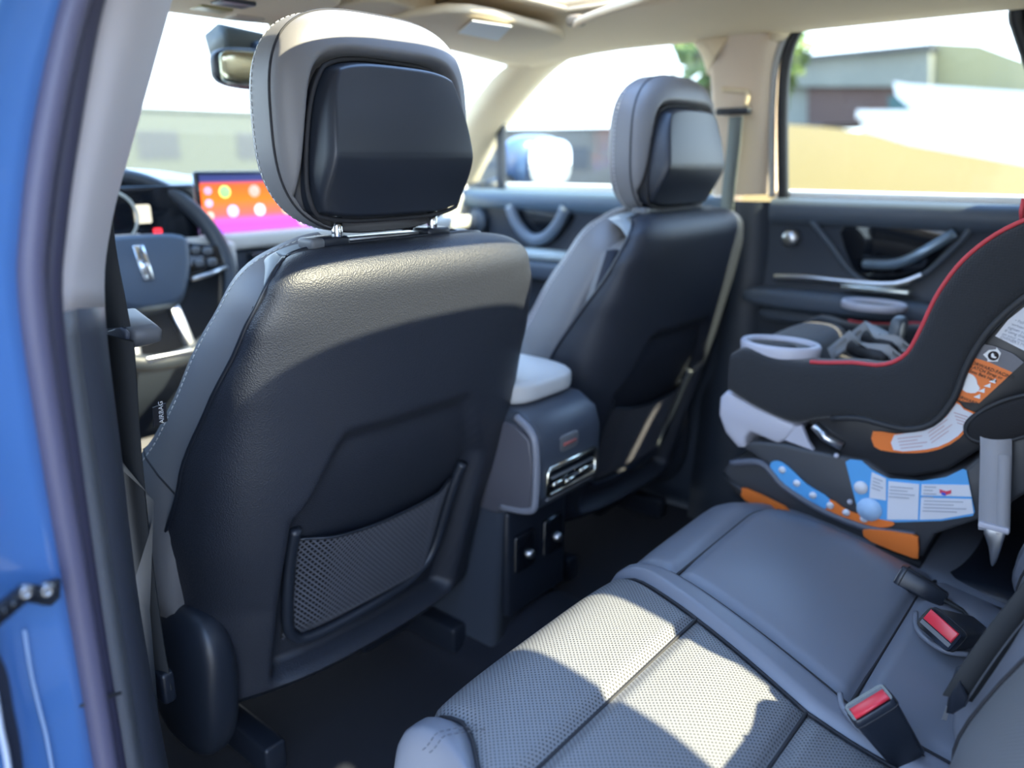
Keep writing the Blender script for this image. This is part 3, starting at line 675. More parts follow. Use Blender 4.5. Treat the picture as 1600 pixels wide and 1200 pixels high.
obj('vent_surround', tube([(x, -.018, z) for x, z in ((-.083, .450), (-.078, .447), (.043, .447), (.051, .452), (.051, .486), (.046, .491), (-.078, .491), (-.084, .486))], .0042, 8, closed=True), mat('sunlit_chrome', (.75, .72, .6), .18, 1), vt)  # yellow sunlight is put into the chrome colour
for k, xx in enumerate((-.04, 0.0)):
    obj('vent_slat', box((-.016, -.018, .462+.013*k), (.118, .008, .0028), .001, 1), GREYP, vt)
for xx in (-.062, -.028, .012):
    obj('vent_tab', ellipsoid((xx, -.022, .4615+.004*math.sin(xx*90)), (.014, .005, .005), 3, 4), MATS['sunlit_chrome'], vt)
us = obj('usb_plate', ellipsoid((-.024, -.012, .522), (.030, .005, .015), 4, 6), GREYP, cc)
obj('usb_slot', box((-.024, -.018, .522), (.034, .004, .005), .001, 1), mat('dull_red_slot', (.3, .08, .07), .5), us)
obj('lower_strip', box((-.015, -.012, .437), (.13, .006, .006), .002), GREYP, cc)
lp = obj('lower_panel', box((-.015, .062, .30), (.165, .02, .20), .008), PLBLK, cc)
for xx in (-.058, .022):
    k = obj('power_socket', box((xx, .050, .318), (.052, .012, .07), .006), GLOSSB, lp)
    obj('socket_cap', lathe([(0, -.012), (.007, -.011), (.009, -.004), (.009, 0)], (xx+.006, .046, .312), 'y', 16), SATIN, lp)

# ================================================================== DASH, WHEEL, SCREENS
db = thing('dashboard', 'pale cream and black dashboard under the windscreen', 'dashboard', (0, 1.0, .5))
def dash(u, v):
    x = -.70+1.39*u; pr = [(1.30, .88), (1.1, .915), (.95, .925), (.88, .905), (.85, .86), (.855, .80)]
    k = v*(len(pr)-1); i = min(int(k), len(pr)-2); a = k-i; y = pr[i][0]*(1-a)+pr[i+1][0]*a; z = pr[i][1]*(1-a)+pr[i+1][1]*a
    hood = math.exp(-((x-CX)/.19)**4)
    return (x, y-.02*hood*sst(.2, .6, v), z+.02*hood*sst(0, .4, v)*(1-sst(.7, 1, v)))
obj('upper_pad', grid(dash, 41, 21), CREAM, db)
obj('lower_fascia', loft([[(x, y, z) for x in (-.70, -.3, 0, .3, .69)] for y, z in ((.858, .80), (.83, .78), (.80, .74), (.82, .66), (.86, .5), (1.0, .35))]), DOORD, db)
obj('trim_strip', box((.2, .822, .795), (.95, .03, .035), .010), CREAM, db)
obj('stack_trim', box((-.125, .80, .70), (.03, .05, .20), .010), CREAM, db)
for xx in (-.03, .07):
    v_ = obj('centre_vent', box((xx, .792, .757), (.085, .03, .028), .005), GLOSSB, db)
    obj('vent_tab', box((xx, .775, .757), (.012, .012, .012), .003), SATIN, v_)
obj('hvac_panel', box((.02, .80, .69), (.24, .04, .06), .008), GLOSSB, db)
# touch screen
ts = thing('touch_screen', 'lit centre touch screen with colourful app icons on an orange to purple display', 'screen', (0, .84, .79))
obj('bezel', box((.005, .845, .866), (.315, .012, .146), .006), GLOSSB, ts)
SCR = bpy.data.materials.new('screen_wallpaper'); SCR.use_nodes = True; n = SCR.node_tree; b = n.nodes['Principled BSDF']
t_ = n.nodes.new('ShaderNodeTexCoord'); s_ = n.nodes.new('ShaderNodeSeparateXYZ'); r_ = n.nodes.new('ShaderNodeValToRGB')
n.links.new(t_.outputs['Generated'], s_.inputs[0]); n.links.new(s_.outputs[2], r_.inputs[0])
e = r_.color_ramp.elements; e[0].position = 0; e[0].color = (.22, .1, .9, 1); e[1].position = 1; e[1].color = (.02, .03, .12, 1)
for p_, c_ in ((.18, (.55, .08, .75, 1)), (.36, (1, .12, .1, 1)), (.6, (1, .16, .01, 1)), (.84, (.85, .1, .02, 1)), (.9, (.03, .04, .16, 1))):
    q = e.new(p_); q.color = c_
n.links.new(r_.outputs[0], b.inputs['Emission Color']); b.inputs['Emission Strength'].default_value = 1.0; b.inputs['Base Color'].default_value = (.01, .01, .01, 1); b.inputs['Roughness'].default_value = .3
dp = obj('display', box((.005, .838, .868), (.295, .003, .128)), SCR, ts, smooth=False)
ic = [((.25, .9, .2), -.09, .897), ((1, .35, .3), -.02, .897), ((1, .6, .5), .045, .897), ((.9, .5, .9), -.075, .857), ((1, .75, .85), -.01, .857), ((1, .65, .35), .06, .857), ((.9, .6, .9), .10, .83), ((.6, .3, .5), -.128, .9), ((.5, .4, .7), -.128, .875), ((.9, .5, .4), -.128, .85)]
for k, (c_, xx, zz) in enumerate(ic):
    m_ = mat('icon_%d' % k, (.02, .02, .02), .4, emit=(c_, 1.0))
    obj('app_icon', lathe([(0, -.001), (.0125 if k < 7 else .008, -.001), (.0125 if k < 7 else .008, .001)], (xx, .8355, zz), 'y', 20), m_, dp)
# instrument display behind the wheel
ic_ = thing('instrument_cluster', 'dark instrument display behind the steering wheel rim', 'display', (CX, .83, .80))
obj('housing', box((CX, .822, .850), (.29, .02, .13), .008), GLOSSB, ic_)
obj('dial', lathe([(.045, -.002), (.048, -.004), (.051, -.002)], (CX-.03, .809, .858), 'y', 28), mat('dial_ring', (.5, .5, .45), .4), ic_)
obj('gauge_glow', box((CX+.03, .809, .862), (.03, .003, .035), .004), mat('gauge_cream', (.05, .05, .04), .4, emit=((.65, .62, .5), .8)), ic_)
obj('warning_light', box((CX+.055, .809, .828), (.016, .003, .012), .003), mat('warning_red', (.1, 0, 0), .4, emit=((.8, .03, .05), 1.0)), ic_)
obj('gauge_text', box((CX-.005, .809, .822), (.05, .003, .008), .002), mat('gauge_blue', (.05, .05, .1), .4, emit=((.4, .5, .6), .6)), ic_)
# steering wheel
WC = Vector((-0.325,0.7669,0.7657)); WT = R(24); WU = Vector((0, math.sin(WT), math.cos(WT))); WX = Vector((1, 0, 0)); WN = Vector((0, -math.cos(WT), math.sin(WT)))
def wp(a, b, c=0): return WC+WX*a+WU*b+WN*c
sw = thing('steering_wheel', 'black leather steering wheel with silver emblem and lower spokes', 'steering wheel', tuple(WC+Vector((0, .1, -.1))))
obj('rim', tube([wp(.182*math.cos(2*math.pi*k/64), .182*math.sin(2*math.pi*k/64)) for k in range(64)], .0165, 14, closed=True), mat('wheel_leather', (.03, .036, .045), .4), sw)
hub = [(-.095, .052), (0, .060), (.095, .052), (.10, .01), (.075, -.05), (.04, -.085), (-.04, -.085), (-.075, -.05), (-.10, .01)]
o = obj('airbag_cover', prism([wp(a, b, .03) for a, b, _ in smoothpath([(a, b, 0) for a, b in hub], 4, True)], WN*-.05, .014, 3), mat('wheel_hub', (.06, .08, .11), .4), sw)
em = obj('emblem', prism([wp(a, b, .0305) for a, b in ((-.010, .034), (.010, .034), (.010, -.034), (-.010, -.034))], WN*.004, .001, 1), CHROME, sw)
obj('emblem_cross', prism([wp(a, b, .035) for a, b in ((-.0015, .026), (.0015, .026), (.0015, .002), (.007, 0), (.0015, -.002), (.0015, -.026), (-.0015, -.026), (-.0015, -.002), (-.007, 0), (-.0015, .002))], WN*.001), GREYP, em, smooth=False)
for s in (-1, 1):
    sk = obj('side_spoke', prism([wp(s*a, b, .012) for a, b in ((.08, .045), (.172, .030), (.174, -.015), (.085, -.03))], WN*-.03, .006, 2), GLOSSB, sw)
    for a, b in ((.115, .02), (.14, .016), (.115, -.006), (.142, -.006)):
        obj('thumb_button', ellipsoid(wp(s*a, b, .015), (.010, .006, .008), 3, 4), GREYP, sk)
    obj('spoke_trim', tube([wp(s*.09, -.035, .012), wp(s*.13, -.03, .014), wp(s*.172, -.018, .010)], .005, 8), SATIN, sk)
    obj('lower_spoke', prism([wp(s*a, b, .010) for a, b in ((.03, -.08), (.052, -.07), (.062, -.168), (.046, -.174))], WN*-.02, .004, 2), SATIN, sw)
obj('lower_badge', box(wp(0, -.176, .012), (.09, .012, .016), .004), SATIN, sw)
obj('column', tube([wp(0, 0, -.03), wp(0, -.01, -.22)], .055, 16), PLBLK, sw)
for s in (-1, 1):
    obj('stalk', tube([wp(s*.05, .01, -.06), wp(s*.14, .04, -.055), wp(s*.175, .05, -.05)], [.008, .008, .011], 10), SATIN if s > 0 else PLBLK, sw)
# rear-view mirror
rv = thing('rear_view_mirror', 'dark rear view mirror with sensor housing below the headliner', 'mirror', (-.02, .72, 1.10))
mc = Vector((-0.0739,0.64,1.1208))
obj('housing', ellipsoid(mc+Vector((0, .012, 0)), (.125, .018, .036), 4, 10), PLBLK, rv)
obj('mirror_glass', ellipsoid(mc+Vector((0, -.004, -.001)), (.118, .005, .030), 6, 8), mat('mirror_reflection_tint', (.6, .6, .45), .12, 1), rv)  # olive tint stands in for the reflected interior
obj('sensor_cover', prism([mc+Vector(p) for p in ((-.07, .06, .085), (.16, .06, .07), (.12, .06, .02), (.0, .06, .015), (-.06, .06, .04))], (0, .07, -.02), .01, 2), mat('sensor_plastic', (.06, .07, .07), .4), rv)
obj('mount_arm', tube([mc+Vector((0, .02, .01)), mc+Vector((.0, .06, .05))], .012, 10), PLBLK, rv)
# sun visors, overhead console, grab handle
def visor(label, pts, lab=None):
    t = thing('sun_visor', label, 'visor', (sum(p[0] for p in pts)/len(pts), sum(p[1] for p in pts)/len(pts), 1.19), 'sun visors')
    b = obj('panel', prism(smoothpath(pts, 4, True), (0, 0, .016), .006, 2), HEADL, t)
    if lab: obj('warning_label', prism([Vector(p) for p in lab], (0, 0, .002)), mat('visor_label', (.62, .64, .62), .6), b, smooth=False)
    a, c = Vector(pts[0]), Vector(pts[1]); return t
visor('far beige sun visor folded up with a pale warning label', [(.02, .285, 1.196), (.22, .265, 1.196), (.36, .29, 1.194), (.42, .37, 1.19), (.43, .52, 1.184), (.30, .555, 1.186), (.05, .585, 1.188)], [(0.1391,0.3699,1.186),(0.0603,0.2621,1.186),(0.148,0.2481,1.186),(0.2582,0.376,1.186)])
visor('near beige sun visor folded up above the steering wheel', [(-.55, .36, 1.19), (-.2, .34, 1.196), (-.12, .40, 1.196), (-.12, .57, 1.188), (-.5, .56, 1.184), (-.56, .48, 1.186)])
oc = thing('overhead_console', 'beige overhead console with map lamps on the headliner', 'console', (-.02, .55, 1.2))
ocp = [(-.085, .36, 1.206), (.0, .345, 1.206), (.065, .36, 1.206), (.075, .60, 1.196), (.03, .655, 1.19), (-.06, .655, 1.19), (-.095, .60, 1.196)]
obj('body', prism(smoothpath(ocp, 3, True), (0, 0, .03), .006, 2), HEADL, oc)
for (p, c_) in (((-0.2721,0.5108,1.19), 'lamp_olive'), ((-0.272,0.4469,1.19), 'lamp_dark'), ((-0.1952,0.541,1.19), 'lamp_beige')):
    p = Vector(p)
    obj('map_lamp', box(p, (.055, .04, .008), .003), mat(c_, {'lamp_olive': (.35, .3, .12), 'lamp_dark': (.04, .04, .05), 'lamp_beige': (.5, .42, .32)}[c_], .3), oc)
gh = thing('grab_handle', 'beige grab handle on the roof rail above the far front window', 'handle', (.57, .25, 1.19))
gp = smoothpath([(0.2833,0.2068,1.2),(0.2034,0.1394,1.192),(0.1435,0.0455,1.19),(0.1145,-0.0302,1.192),(0.1264,-0.036,1.2)], 4)
obj('bar', tube(gp, .007, 8), HEADL, gh)
for p in (gp[0], gp[-1]): obj('mount', ellipsoid(p+Vector((0, 0, .008)), (.014, .018, .010), 3, 5), mat('handle_recess', (.25, .2, .14), .6), gh)
# outside mirror
om = thing('door_mirror', 'outside mirror reflecting bright sky beyond the far front window', 'mirror', (.95, .84, .86))
obj('housing', ellipsoid((.99, .86, .955), (.125, .06, .082), 3, 10), mat('mirror_housing', (.06, .12, .25), .3, coat=.5), om)
obj('glass', ellipsoid((1.0, .802, .957), (.108, .005, .068), 3.4, 8), mat('mirror_clear', (.9, .93, .95), .04, 1), om)
obj('arm', tube([(.76, .87, .87), (.88, .87, .90)], [.03, .025], 8), PLBLK, om)

# ================================================================== REAR SEAT
PATH = [(-.262, .20), (-.240, .28), (-.226, .36), (-.222, .405), (-.228, .432), (-.246, .450), (-.275, .4585), (-.32, .458), (-.362, .454), (-.43, .443), (-.507, .426), (-.56, .413), (-.66, .398)]
PS = smoothpath([(0, y, z) for y, z in PATH], 8)
PL = [0]
for a, b in zip(PS, PS[1:]): PL.append(PL[-1]+(b-a).length)
def path(s):
    s = max(0, min(PL[-1], s))
    for i in range(len(PS)-1):
        if s <= PL[i+1]:
            k = (s-PL[i])/(PL[i+1]-PL[i]); p = PS[i].lerp(PS[i+1], k); t = (PS[i+1]-PS[i]).normalized(); return p, Vector((0, -t.z, t.y))*-1
    return PS[-1], Vector((0, 0, 1))
def s_of_y(y):
    for i in range(len(PS)-1, 0, -1):
        if PS[i].y <= y <= PS[i-1].y: return PL[i-1]+(PL[i]-PL[i-1])*(PS[i-1].y-y)/(PS[i-1].y-PS[i].y)
    return PL[-1]
S_FRONT = 0.02
def patch(name, xl, xr, s0, s1, m, parent, crown=.006, groove=.007, nx=28, ns=34, gl=True, gr=True, gf=True, gb=True, lift=0, extra=None):
    """upholstered panel between side lines xl(s), xr(s) and path lengths s0..s1; borders sink into a seam"""
    def fn(u, v):
        s = s0+(s1-s0)*v; p, nn = path(s); x0, x1 = xl(s), xr(s); x = x0+(x1-x0)*u
        dl = (x-x0) if gl else 9; dr = (x1-x) if gr else 9; df = (s-s0) if gf else 9; db_ = (s1-s) if gb else 9
        g = 0
        for d in (dl, dr, df, db_): g = max(g, 1-sst(0, .014, d))
        h = lift+crown*(1-(2*u-1)**4)*(.4+.6*math.sin(math.pi*min(1, max(0, v)))) - groove*g
        q = Vector((x, p.y, p.z))+nn*h
        q.z -= .040*sst(.03, .20, q.x)
        if extra: q = extra(q, u, v)
        return q
    # denser rows near the seams
    def wgt(i, n):
        t = i/(n-1); return .5-.5*math.cos(math.pi*t)*(.55)-.225*(1-2*t) if False else (t*t*(3-2*t))*.6+t*.4
    vv = [fn(wgt(i, nx), wgt(j, ns)) for j in range(ns) for i in range(nx)]
    f = [(j*nx+i, j*nx+i+1, (j+1)*nx+i+1, (j+1)*nx+i) for j in range(ns-1) for i in range(nx-1)]
    return obj(name, me_from(vv, f), m, parent)
sA, sB, sC = s_of_y(-.362), s_of_y(-.507), s_of_y(-.62)
sM, sMr, sEnd = s_of_y(-.300), s_of_y(-.535), PL[-1]
def L_ins(s): return -.552-.05*sst(s_of_y(-.27), s_of_y(-.36), s)
def R_ins(s): return -.222-.068*max(0, min(1, (s-s_of_y(-.262))/(sB-s_of_y(-.262))))
def R_bol(s): return -.182-.060*max(0, min(1, (s-s_of_y(-.29))/(sMr-s_of_y(-.29))))
def const(v): return lambda s: v
rc = thing('rear_seat_cushion', 'slate grey rear bench cushion with perforated inserts and sunlit patch', 'seat cushion', (-.25, -.44, .1))
pf = patch('seat_insert', L_ins, R_ins, S_FRONT+.05, sA, PERF, rc, .006, nx=40, ns=50, gf=False)
patch('seat_insert', L_ins, R_ins, sA, sB, PERF, rc, .007, nx=40, ns=34)
patch('seat_insert', L_ins, R_ins, sB, sC, PERF, rc, .006, nx=40, ns=24)
def outer(q, u, v):
    k = sst(.6, 0, u); q.z -= .10*k*k; q.x += .006*k; return q
ob_ = patch('outer_bolster', const(-.614), L_ins, S_FRONT, sEnd, LSEAT, rc, .004, nx=26, ns=60, gl=False, gf=False, gb=False, extra=outer)
# double row of stitching over the bolster nose
for off in (0, .008):
    pts = []
    for k in range(24):
        s = s_of_y(-.25)+.01+off; u = k/23; x = -.598+.040*u
        p, nn = path(s+.03*(u)); pts.append(Vector((x, p.y-.012, p.z))+nn*.0105-Vector((0, 0, .05*sst(.3, 0, u)*.3)))
    o = obj('stitching', dashes(pts, .004, .002, .0008), mat('grey_thread', (.06, .065, .08), .7), ob_); o['kind'] = 'stuff'
patch('inner_bolster', R_ins, R_bol, S_FRONT, sEnd, LSEAT, rc, .007, nx=18, ns=60, gf=False, gb=False)
patch('front_lip', R_bol, const(.16), S_FRONT, sM, LSEAT, rc, .004, nx=34, ns=24, gf=False, gr=False)
patch('middle_panel', R_bol, const(.16), sM, sMr, LSEAT, rc, .010, nx=34, ns=34, gr=False)
patch('rear_strip', R_bol, const(.16), sMr, sEnd, LSEAT, rc, .006, nx=34, ns=20, gb=False, gr=False)
def seamline(fx, s0, s1, n=40):
    out = []
    for k in range(n+1):
        s = s0+(s1-s0)*k/n; p, nn = path(s); out.append(Vector((fx(s), p.y, p.z))-nn*.0045)
    return [Vector((q.x, q.y, q.z-.040*sst(.03, .20, q.x))) for q in out]
def seamcross(s, x0, x1, n=20):
    p, nn = path(s); return [Vector((x0+(x1-x0)*k/n, p.y, p.z-.040*sst(.03, .20, x0+(x1-x0)*k/n)))-nn*.0045 for k in range(n+1)]
for P in (seamline(L_ins, .08, sEnd), seamline(R_ins, .06, sEnd), seamline(R_bol, .06, sEnd), seamcross(sA, L_ins(sA), R_ins(sA)), seamcross(sB, L_ins(sB), R_ins(sB)), seamcross(sM, R_bol(sM), .16), seamcross(sMr, R_bol(sMr), .16)):
    obj('seam', tube(P, .0022, 5), SEAM, rc)
obj('cushion_base', box((-.245, -.455, .29), (.80, .38, .18), .02), PLBLK, rc)
rc2 = thing('rear_seat_cushion', 'slate grey rear bench cushion beneath the child seat', 'seat cushion', (.38, -.44, .1))
patch('front_lip', const(.164), const(.62), S_FRONT, sM, LSEAT, rc2, .004, nx=30, ns=24, gf=False)
patch('seat_panel', const(.164), const(.62), sM, sEnd, LSEAT, rc2, .008, nx=30, ns=34, gb=False)
obj('cushion_base', box((.39, -.455, .29), (.42, .38, .18), .02), PLBLK, rc2)
# backrests and rear headrests
def backrest(t, x0, x1, mats, tilt=.46, split_=None, bulge=.03):
    prof = [(.385, -.645), (.41, -.618), (.45, -.615), (.52, -.638), (.60, -.674), (.69, -.714), (.76, -.75), (.785, -.77), (.795, -.80), (.78, -.84), (.6, -.84), (.385, -.78)]
    P = smoothpath([(0, y, z) for z, y in prof], 3)
    P = [p+Vector((0, -.022, 0)) for p in P]
    def sec(x):
        u = (x-x0)/(x1-x0); e_ = max(sst(.16, 0, u), sst(.84, 1, u)); return [Vector((x, p.y+bulge*.5*e_*(1 if p.y > -.8 and p.z < .86 else 0)-.030*max(sst(.03, 0, u), sst(.97, 1, u)), p.z)) for p in P]
    return sec
def makeback(label, x0, x1, ins0, ins1):
    t = thing('rear_bench_back', label, 'backrest', ((x0+x1)/2, -.75, .38))
    sec = backrest(t, x0, x1, None)
    xsn = [x0+(ins0-x0)*k/8 for k in range(9)]; obj('side_bolster', loft([sec(x) for x in xsn]), LSEAT, t)
    xsn = [ins0+(ins1-ins0)*k/12 for k in range(13)]; obj('centre_insert', loft([sec(x) for x in xsn]), PERFB, t)
    xsn = [ins1+(x1-ins1)*k/8 for k in range(9)]; obj('side_bolster', loft([sec(x) for x in xsn]), LSEAT, t)
    for x in (ins0, ins1): obj('seam', tube([p+Vector((0, .001, .001)) for p in sec(x)[3:20]], .002, 5), SEAM, t)
    return t
makeback('slate grey near rear backrest behind the belt tongue', -.59, -.20, -.52, -.27)
makeback('slate grey middle rear backrest', -.195, .16, -.13, .10)
makeback('slate grey far rear backrest behind the child seat', .165, .60, .22, .54)
def rhead(label, x, w):
    t = thing('rear_headrest', label, 'headrest', (x, -.89, .86), 'rear headrests')
    obj('pad', ellipsoid((x, -.86, .93), (w, .042, .100), 3.0, 10), LGRAY, t)
    for s in (-1, 1): obj('post', tube([(x+s*.05, -.82, .77), (x+s*.05, -.85, .87)], .006, 10), CHROME, t)
rhead('grey rear headrest behind the near seat', -.43, .125); rhead('grey middle rear headrest', .0, .13); rhead('grey rear headrest behind the child seat', .38, .15)

# ---- buckles
def buckle(label, pts, red=True, grp='rear seat belt buckles'):
    """pts: mouth centre, root, width direction"""
    a, b, wd = Vector(pts[0]), Vector(pts[1]), Vector(pts[2]).normalized(); ax = (a-b).normalized(); wd = (wd-ax*wd.dot(ax)).normalized(); nn = ax.cross(wd)
    if nn.z < 0: nn = -nn
    t = thing('seat_belt_buckle', label, 'buckle', tuple(b), grp)
    L = (a-b).length; rows = []
    for f_, w, h in ((0, .013, .007), (.05, .017, .010), (.5, .020, .0125), (.9, .0225, .0145), (.985, .0225, .0145), (1, .0215, .0135)):
        c = b+ax*L*f_; row = []
        for k in range(20):
            q = 2*math.pi*k/20; cc_, ss_ = math.cos(q), math.sin(q)
            row.append(c+wd*w*math.copysign(abs(cc_)**.3, cc_)+nn*h*math.copysign(abs(ss_)**.3, ss_))
        rows.append(row)
    me = loft(rows, True); me2 = me
    bd = obj('housing', me2, PLBLK, t)
    obj('mouth', prism(rows[-1], ax*.0006), GLOSSB, bd, smooth=False)
    obj('seam_ring', tube([p for p in [r.lerp(q, .0) for r, q in zip(rows[3], rows[3])]], .0009, 5, closed=True), SEAM, bd)
    c = a+nn*.004
    if red:
        obj('release_button', prism([c+wd*.0185+nn*.008, c-wd*.0185+nn*.008, c-wd*.0185-nn*.006, c+wd*.0185-nn*.006], ax*.004, .0015, 2), RED, t)
        obj('button_groove', prism([c+wd*.019-nn*.0075, c-wd*.019-nn*.0075, c-wd*.019-nn*.0125, c+wd*.019-nn*.0125], ax*.0012), GREYP, t, smooth=False)
    obj('stalk', ribbon([b+ax*.01, b-ax*.02, b-ax*.05+Vector((0, -.01, -.02))], tuple(wd), .03, .004), BELT, t)
    return t
buckle('black buckle with red top standing nearest the camera in the bench gap', ((-0.292,-0.5612,0.463), (-0.2705,-0.598,0.405), (.6, -.75, .0)))
buckle('black buckle with red button lying in the middle of the bench by the child seat', ((-0.0959,-0.5822,0.452), (0.0156,-0.61,0.405), (.42, .80, .25)))
buckle('black buckle without red showing tucked under the child seat base', ((0.041,-0.5085,0.434), (0.0401,-0.5664,0.418), (.5, .8, 0)), red=False)
# leather pocket edges around the buckles
for pts in ([(-0.246,-0.5243,0.424),(-0.2645,-0.5327,0.424),(-0.2791,-0.5472,0.424),(-0.2896,-0.5623,0.424)], [(-0.0308,-0.5461,0.424),(-0.0665,-0.5559,0.424),(-0.0856,-0.5725,0.424),(-0.0943,-0.5942,0.424),(-0.0848,-0.613,0.424)]):
    P = smoothpath(pts, 4)
    o = obj('buckle_slot_edge', tube([p+Vector((0, 0, .003)) for p in P], .0032, 7), LSEAT, rc)
# ---- near rear belt with tongue hanging over the backrest
bt = thing('rear_seat_belt', 'black rear seat belt with tongue lying against the near backrest', 'seat belt', (-0.245,-0.6284,0.4742))
bp_ = smoothpath([(-0.245,-0.6286,0.4729),(-0.245,-0.6355,0.4987),(-0.235,-0.6485,0.5388),(-0.215,-0.6629,0.5727),(-0.2,-0.687,0.6358)], 5)
obj('webbing', ribbon(bp_, (.55, -.75, -.45), .032, .0016), BELT, bt)
obj('webbing_edge', tube([p+Vector((.0, -.004, -.006)) for p in bp_], .0012, 5), mat('belt_edge', (.05, .055, .065), .7), bt)
tg0 = [(-0.252,-0.6205,0.4558),(-0.252,-0.6204,0.4871),(-0.252,-0.6224,0.5034),(-0.252,-0.6265,0.5081),(-0.252,-0.6287,0.4926),(-0.252,-0.6357,0.4807),(-0.252,-0.6346,0.4703),(-0.252,-0.6267,0.4577)]
obj('tongue_grip', prism(tg0, (.008, .002, .002), .0025, 2), PLBLK, bt)
obj('tongue_blade', prism([(-0.25,-0.6175,0.4472),(-0.25,-0.6192,0.4625),(-0.25,-0.6222,0.4641),(-0.25,-0.6217,0.448)], (.002, 0, 0)), SATIN, bt, smooth=False)
# ---- driver belt on the B-pillar
db_ = thing('front_seat_belt', 'black front seat belt running down the near pillar through a grey guide', 'seat belt', (-0.665,0.1054,0.3848))
up_ = smoothpath([(-0.66,0.0956,0.9606),(-0.66,0.1012,0.8823),(-0.66,0.0964,0.8323),(-0.66,0.0927,0.7991)], 4)
obj('upper_webbing', ribbon(up_, (.45, -.75, .25), .034, .0018), BELT, db_)
lw_ = smoothpath([(-0.672,0.0587,0.7956),(-0.672,0.0637,0.7615),(-0.672,0.0764,0.678),(-0.672,0.086,0.5662),(-0.672,0.0882,0.4471),(-0.672,0.0833,0.3868)], 4)
obj('lower_webbing', ribbon(lw_, (.35, -.9, .1), .034, .0022), BELT, db_)
gd = [(-0.652,0.1501,0.8066),(-0.652,0.1276,0.8106),(-0.652,0.0878,0.7998),(-0.652,0.0754,0.795),(-0.652,0.0808,0.781),(-0.652,0.1073,0.773),(-0.652,0.1266,0.7769),(-0.652,0.1527,0.7897)]
g_ = obj('belt_guide', prism(gd, (.030, -.006, .0), .005, 3), GREYP, db_)
obj('guide_cap', prism([(-0.656,0.1093,0.7936),(-0.656,0.0785,0.8017),(-0.656,0.0676,0.7967),(-0.656,0.0745,0.7827),(-0.656,0.1005,0.7754),(-0.656,0.1117,0.7811)], (-.006, 0, 0), .002, 2), mat('guide_cap', (.06, .065, .085), .35), g_)
obj('anchor', box((-0.668,0.0933,0.3906), (.016, .05, .04), .005), PLBLK, db_)
# passenger belt beside the far headrest
pb = thing('front_seat_belt', 'grey green front seat belt hanging beside the far headrest', 'seat belt', (0.62,0.0245,0.9483))
obj('webbing', ribbon(smoothpath([(0.62,0.033,1.0486),(0.62,0.0335,0.9873),(0.61,0.0328,0.8958),(0.6,0.0289,0.7615)], 4), (.5, 1, 0), .042, .002), mat('grey_green_webbing', (.14, .16, .15), .8), pb)
gl_ = obj('belt_guide', box((0.625,0.0418,1.0592), (.02, .075, .014), .005), PLBLK, pb)
obj('guide_bracket', tube(smoothpath([(0.635,0.076,1.1044),(0.635,0.0441,1.1002),(0.635,0.0185,1.0952),(0.63,0.0196,1.0699)], 4), .005, 8), HEADL, pb)

# ================================================================== DOOR CHECK STRAP
ck = thing('door_check_strap', 'black steel door check strap bolted to the blue body frame', 'door hardware', (-0.8336,-0.14,0.6733))
pl_ = [(-0.8178,-0.128,0.6708),(-0.8207,-0.128,0.6575),(-0.8275,-0.129,0.6543),(-0.8343,-0.131,0.6589),(-0.837,-0.133,0.6671),(-0.8338,-0.133,0.6717),(-0.8267,-0.13,0.6734)]
obj('bracket', prism(pl_, (.001, -.008, 0), .002, 2), PLBLK, ck)
ar = [(-0.8336,-0.14,0.6682),(-0.845,-0.15,0.6794),(-0.8683,-0.172,0.6822),(-0.8908,-0.2,0.6886)]
A_ = [Vector(p) for p in ar]
ao = obj('arm', ribbon(A_, (0, 0, 1), .012, .005), PLBLK, ck)
bc = Vector((-0.8284,-0.139,0.67))
def bolt(c, r, nm, parent, ax=Vector((-.25, -1, .1)).normalized()):
    u = ax.orthogonal().normalized(); w = ax.cross(u); rows = []
    for rr, h in ((r*1.25, 0), (r*1.25, r*.25), (r, r*.3), (r, r*.8), (r*.85, r), (r*.45, r), (r*.42, r*.55), (.0001, r*.55)):
        rows.append([c+ax*h+(u*math.cos(2*math.pi*k/18)+w*math.sin(2*math.pi*k/18))*rr*(1 if rr > r*.5 or k % 3 else .7) for k in range(18)])
    return obj(nm, loft(rows, True), mat('dark_steel', (.25, .26, .28), .3, 1), parent)
bolt(bc, .0045, 'mounting_bolt', ck)
bolt(Vector((-0.8454,-0.155,0.6825)), .0042, 'pivot_rivet', ck)
for q_ in ((-0.8571,-0.168,0.6845), (-0.8627,-0.168,0.6821)):
    c = Vector(q_); obj('arm_hole', lathe([(.0, -.004), (.0022, -.004), (.0022, .003)], c, 'y', 12), GLOSSB, ck)
# edge of the open near door at the lower left
od = thing('open_rear_door', 'dark edge of the opened near rear door at the lower left', 'car door', (-1.0, -.18, .3))
de = smoothpath([(-0.8752,-0.16,0.67),(-0.8663,-0.16,0.6387),(-0.8666,-0.16,0.6037),(-0.8668,-0.16,0.5779),(-0.8693,-0.16,0.5422)], 4)
obj('edge_panel', loft([de, [p+Vector((-.03, -.01, 0)) for p in de], [p+Vector((-.25, -.06, 0)) for p in de]]), mat('navy_black_edge', (.012, .016, .03), .4), od)
obj('edge_glint', tube([p+Vector((-.012, -.012, 0)) for p in de], .0018, 6), mat('pale_glint', (.4, .45, .55), .3), od)  # pale bead painted in for the glitter along the edge

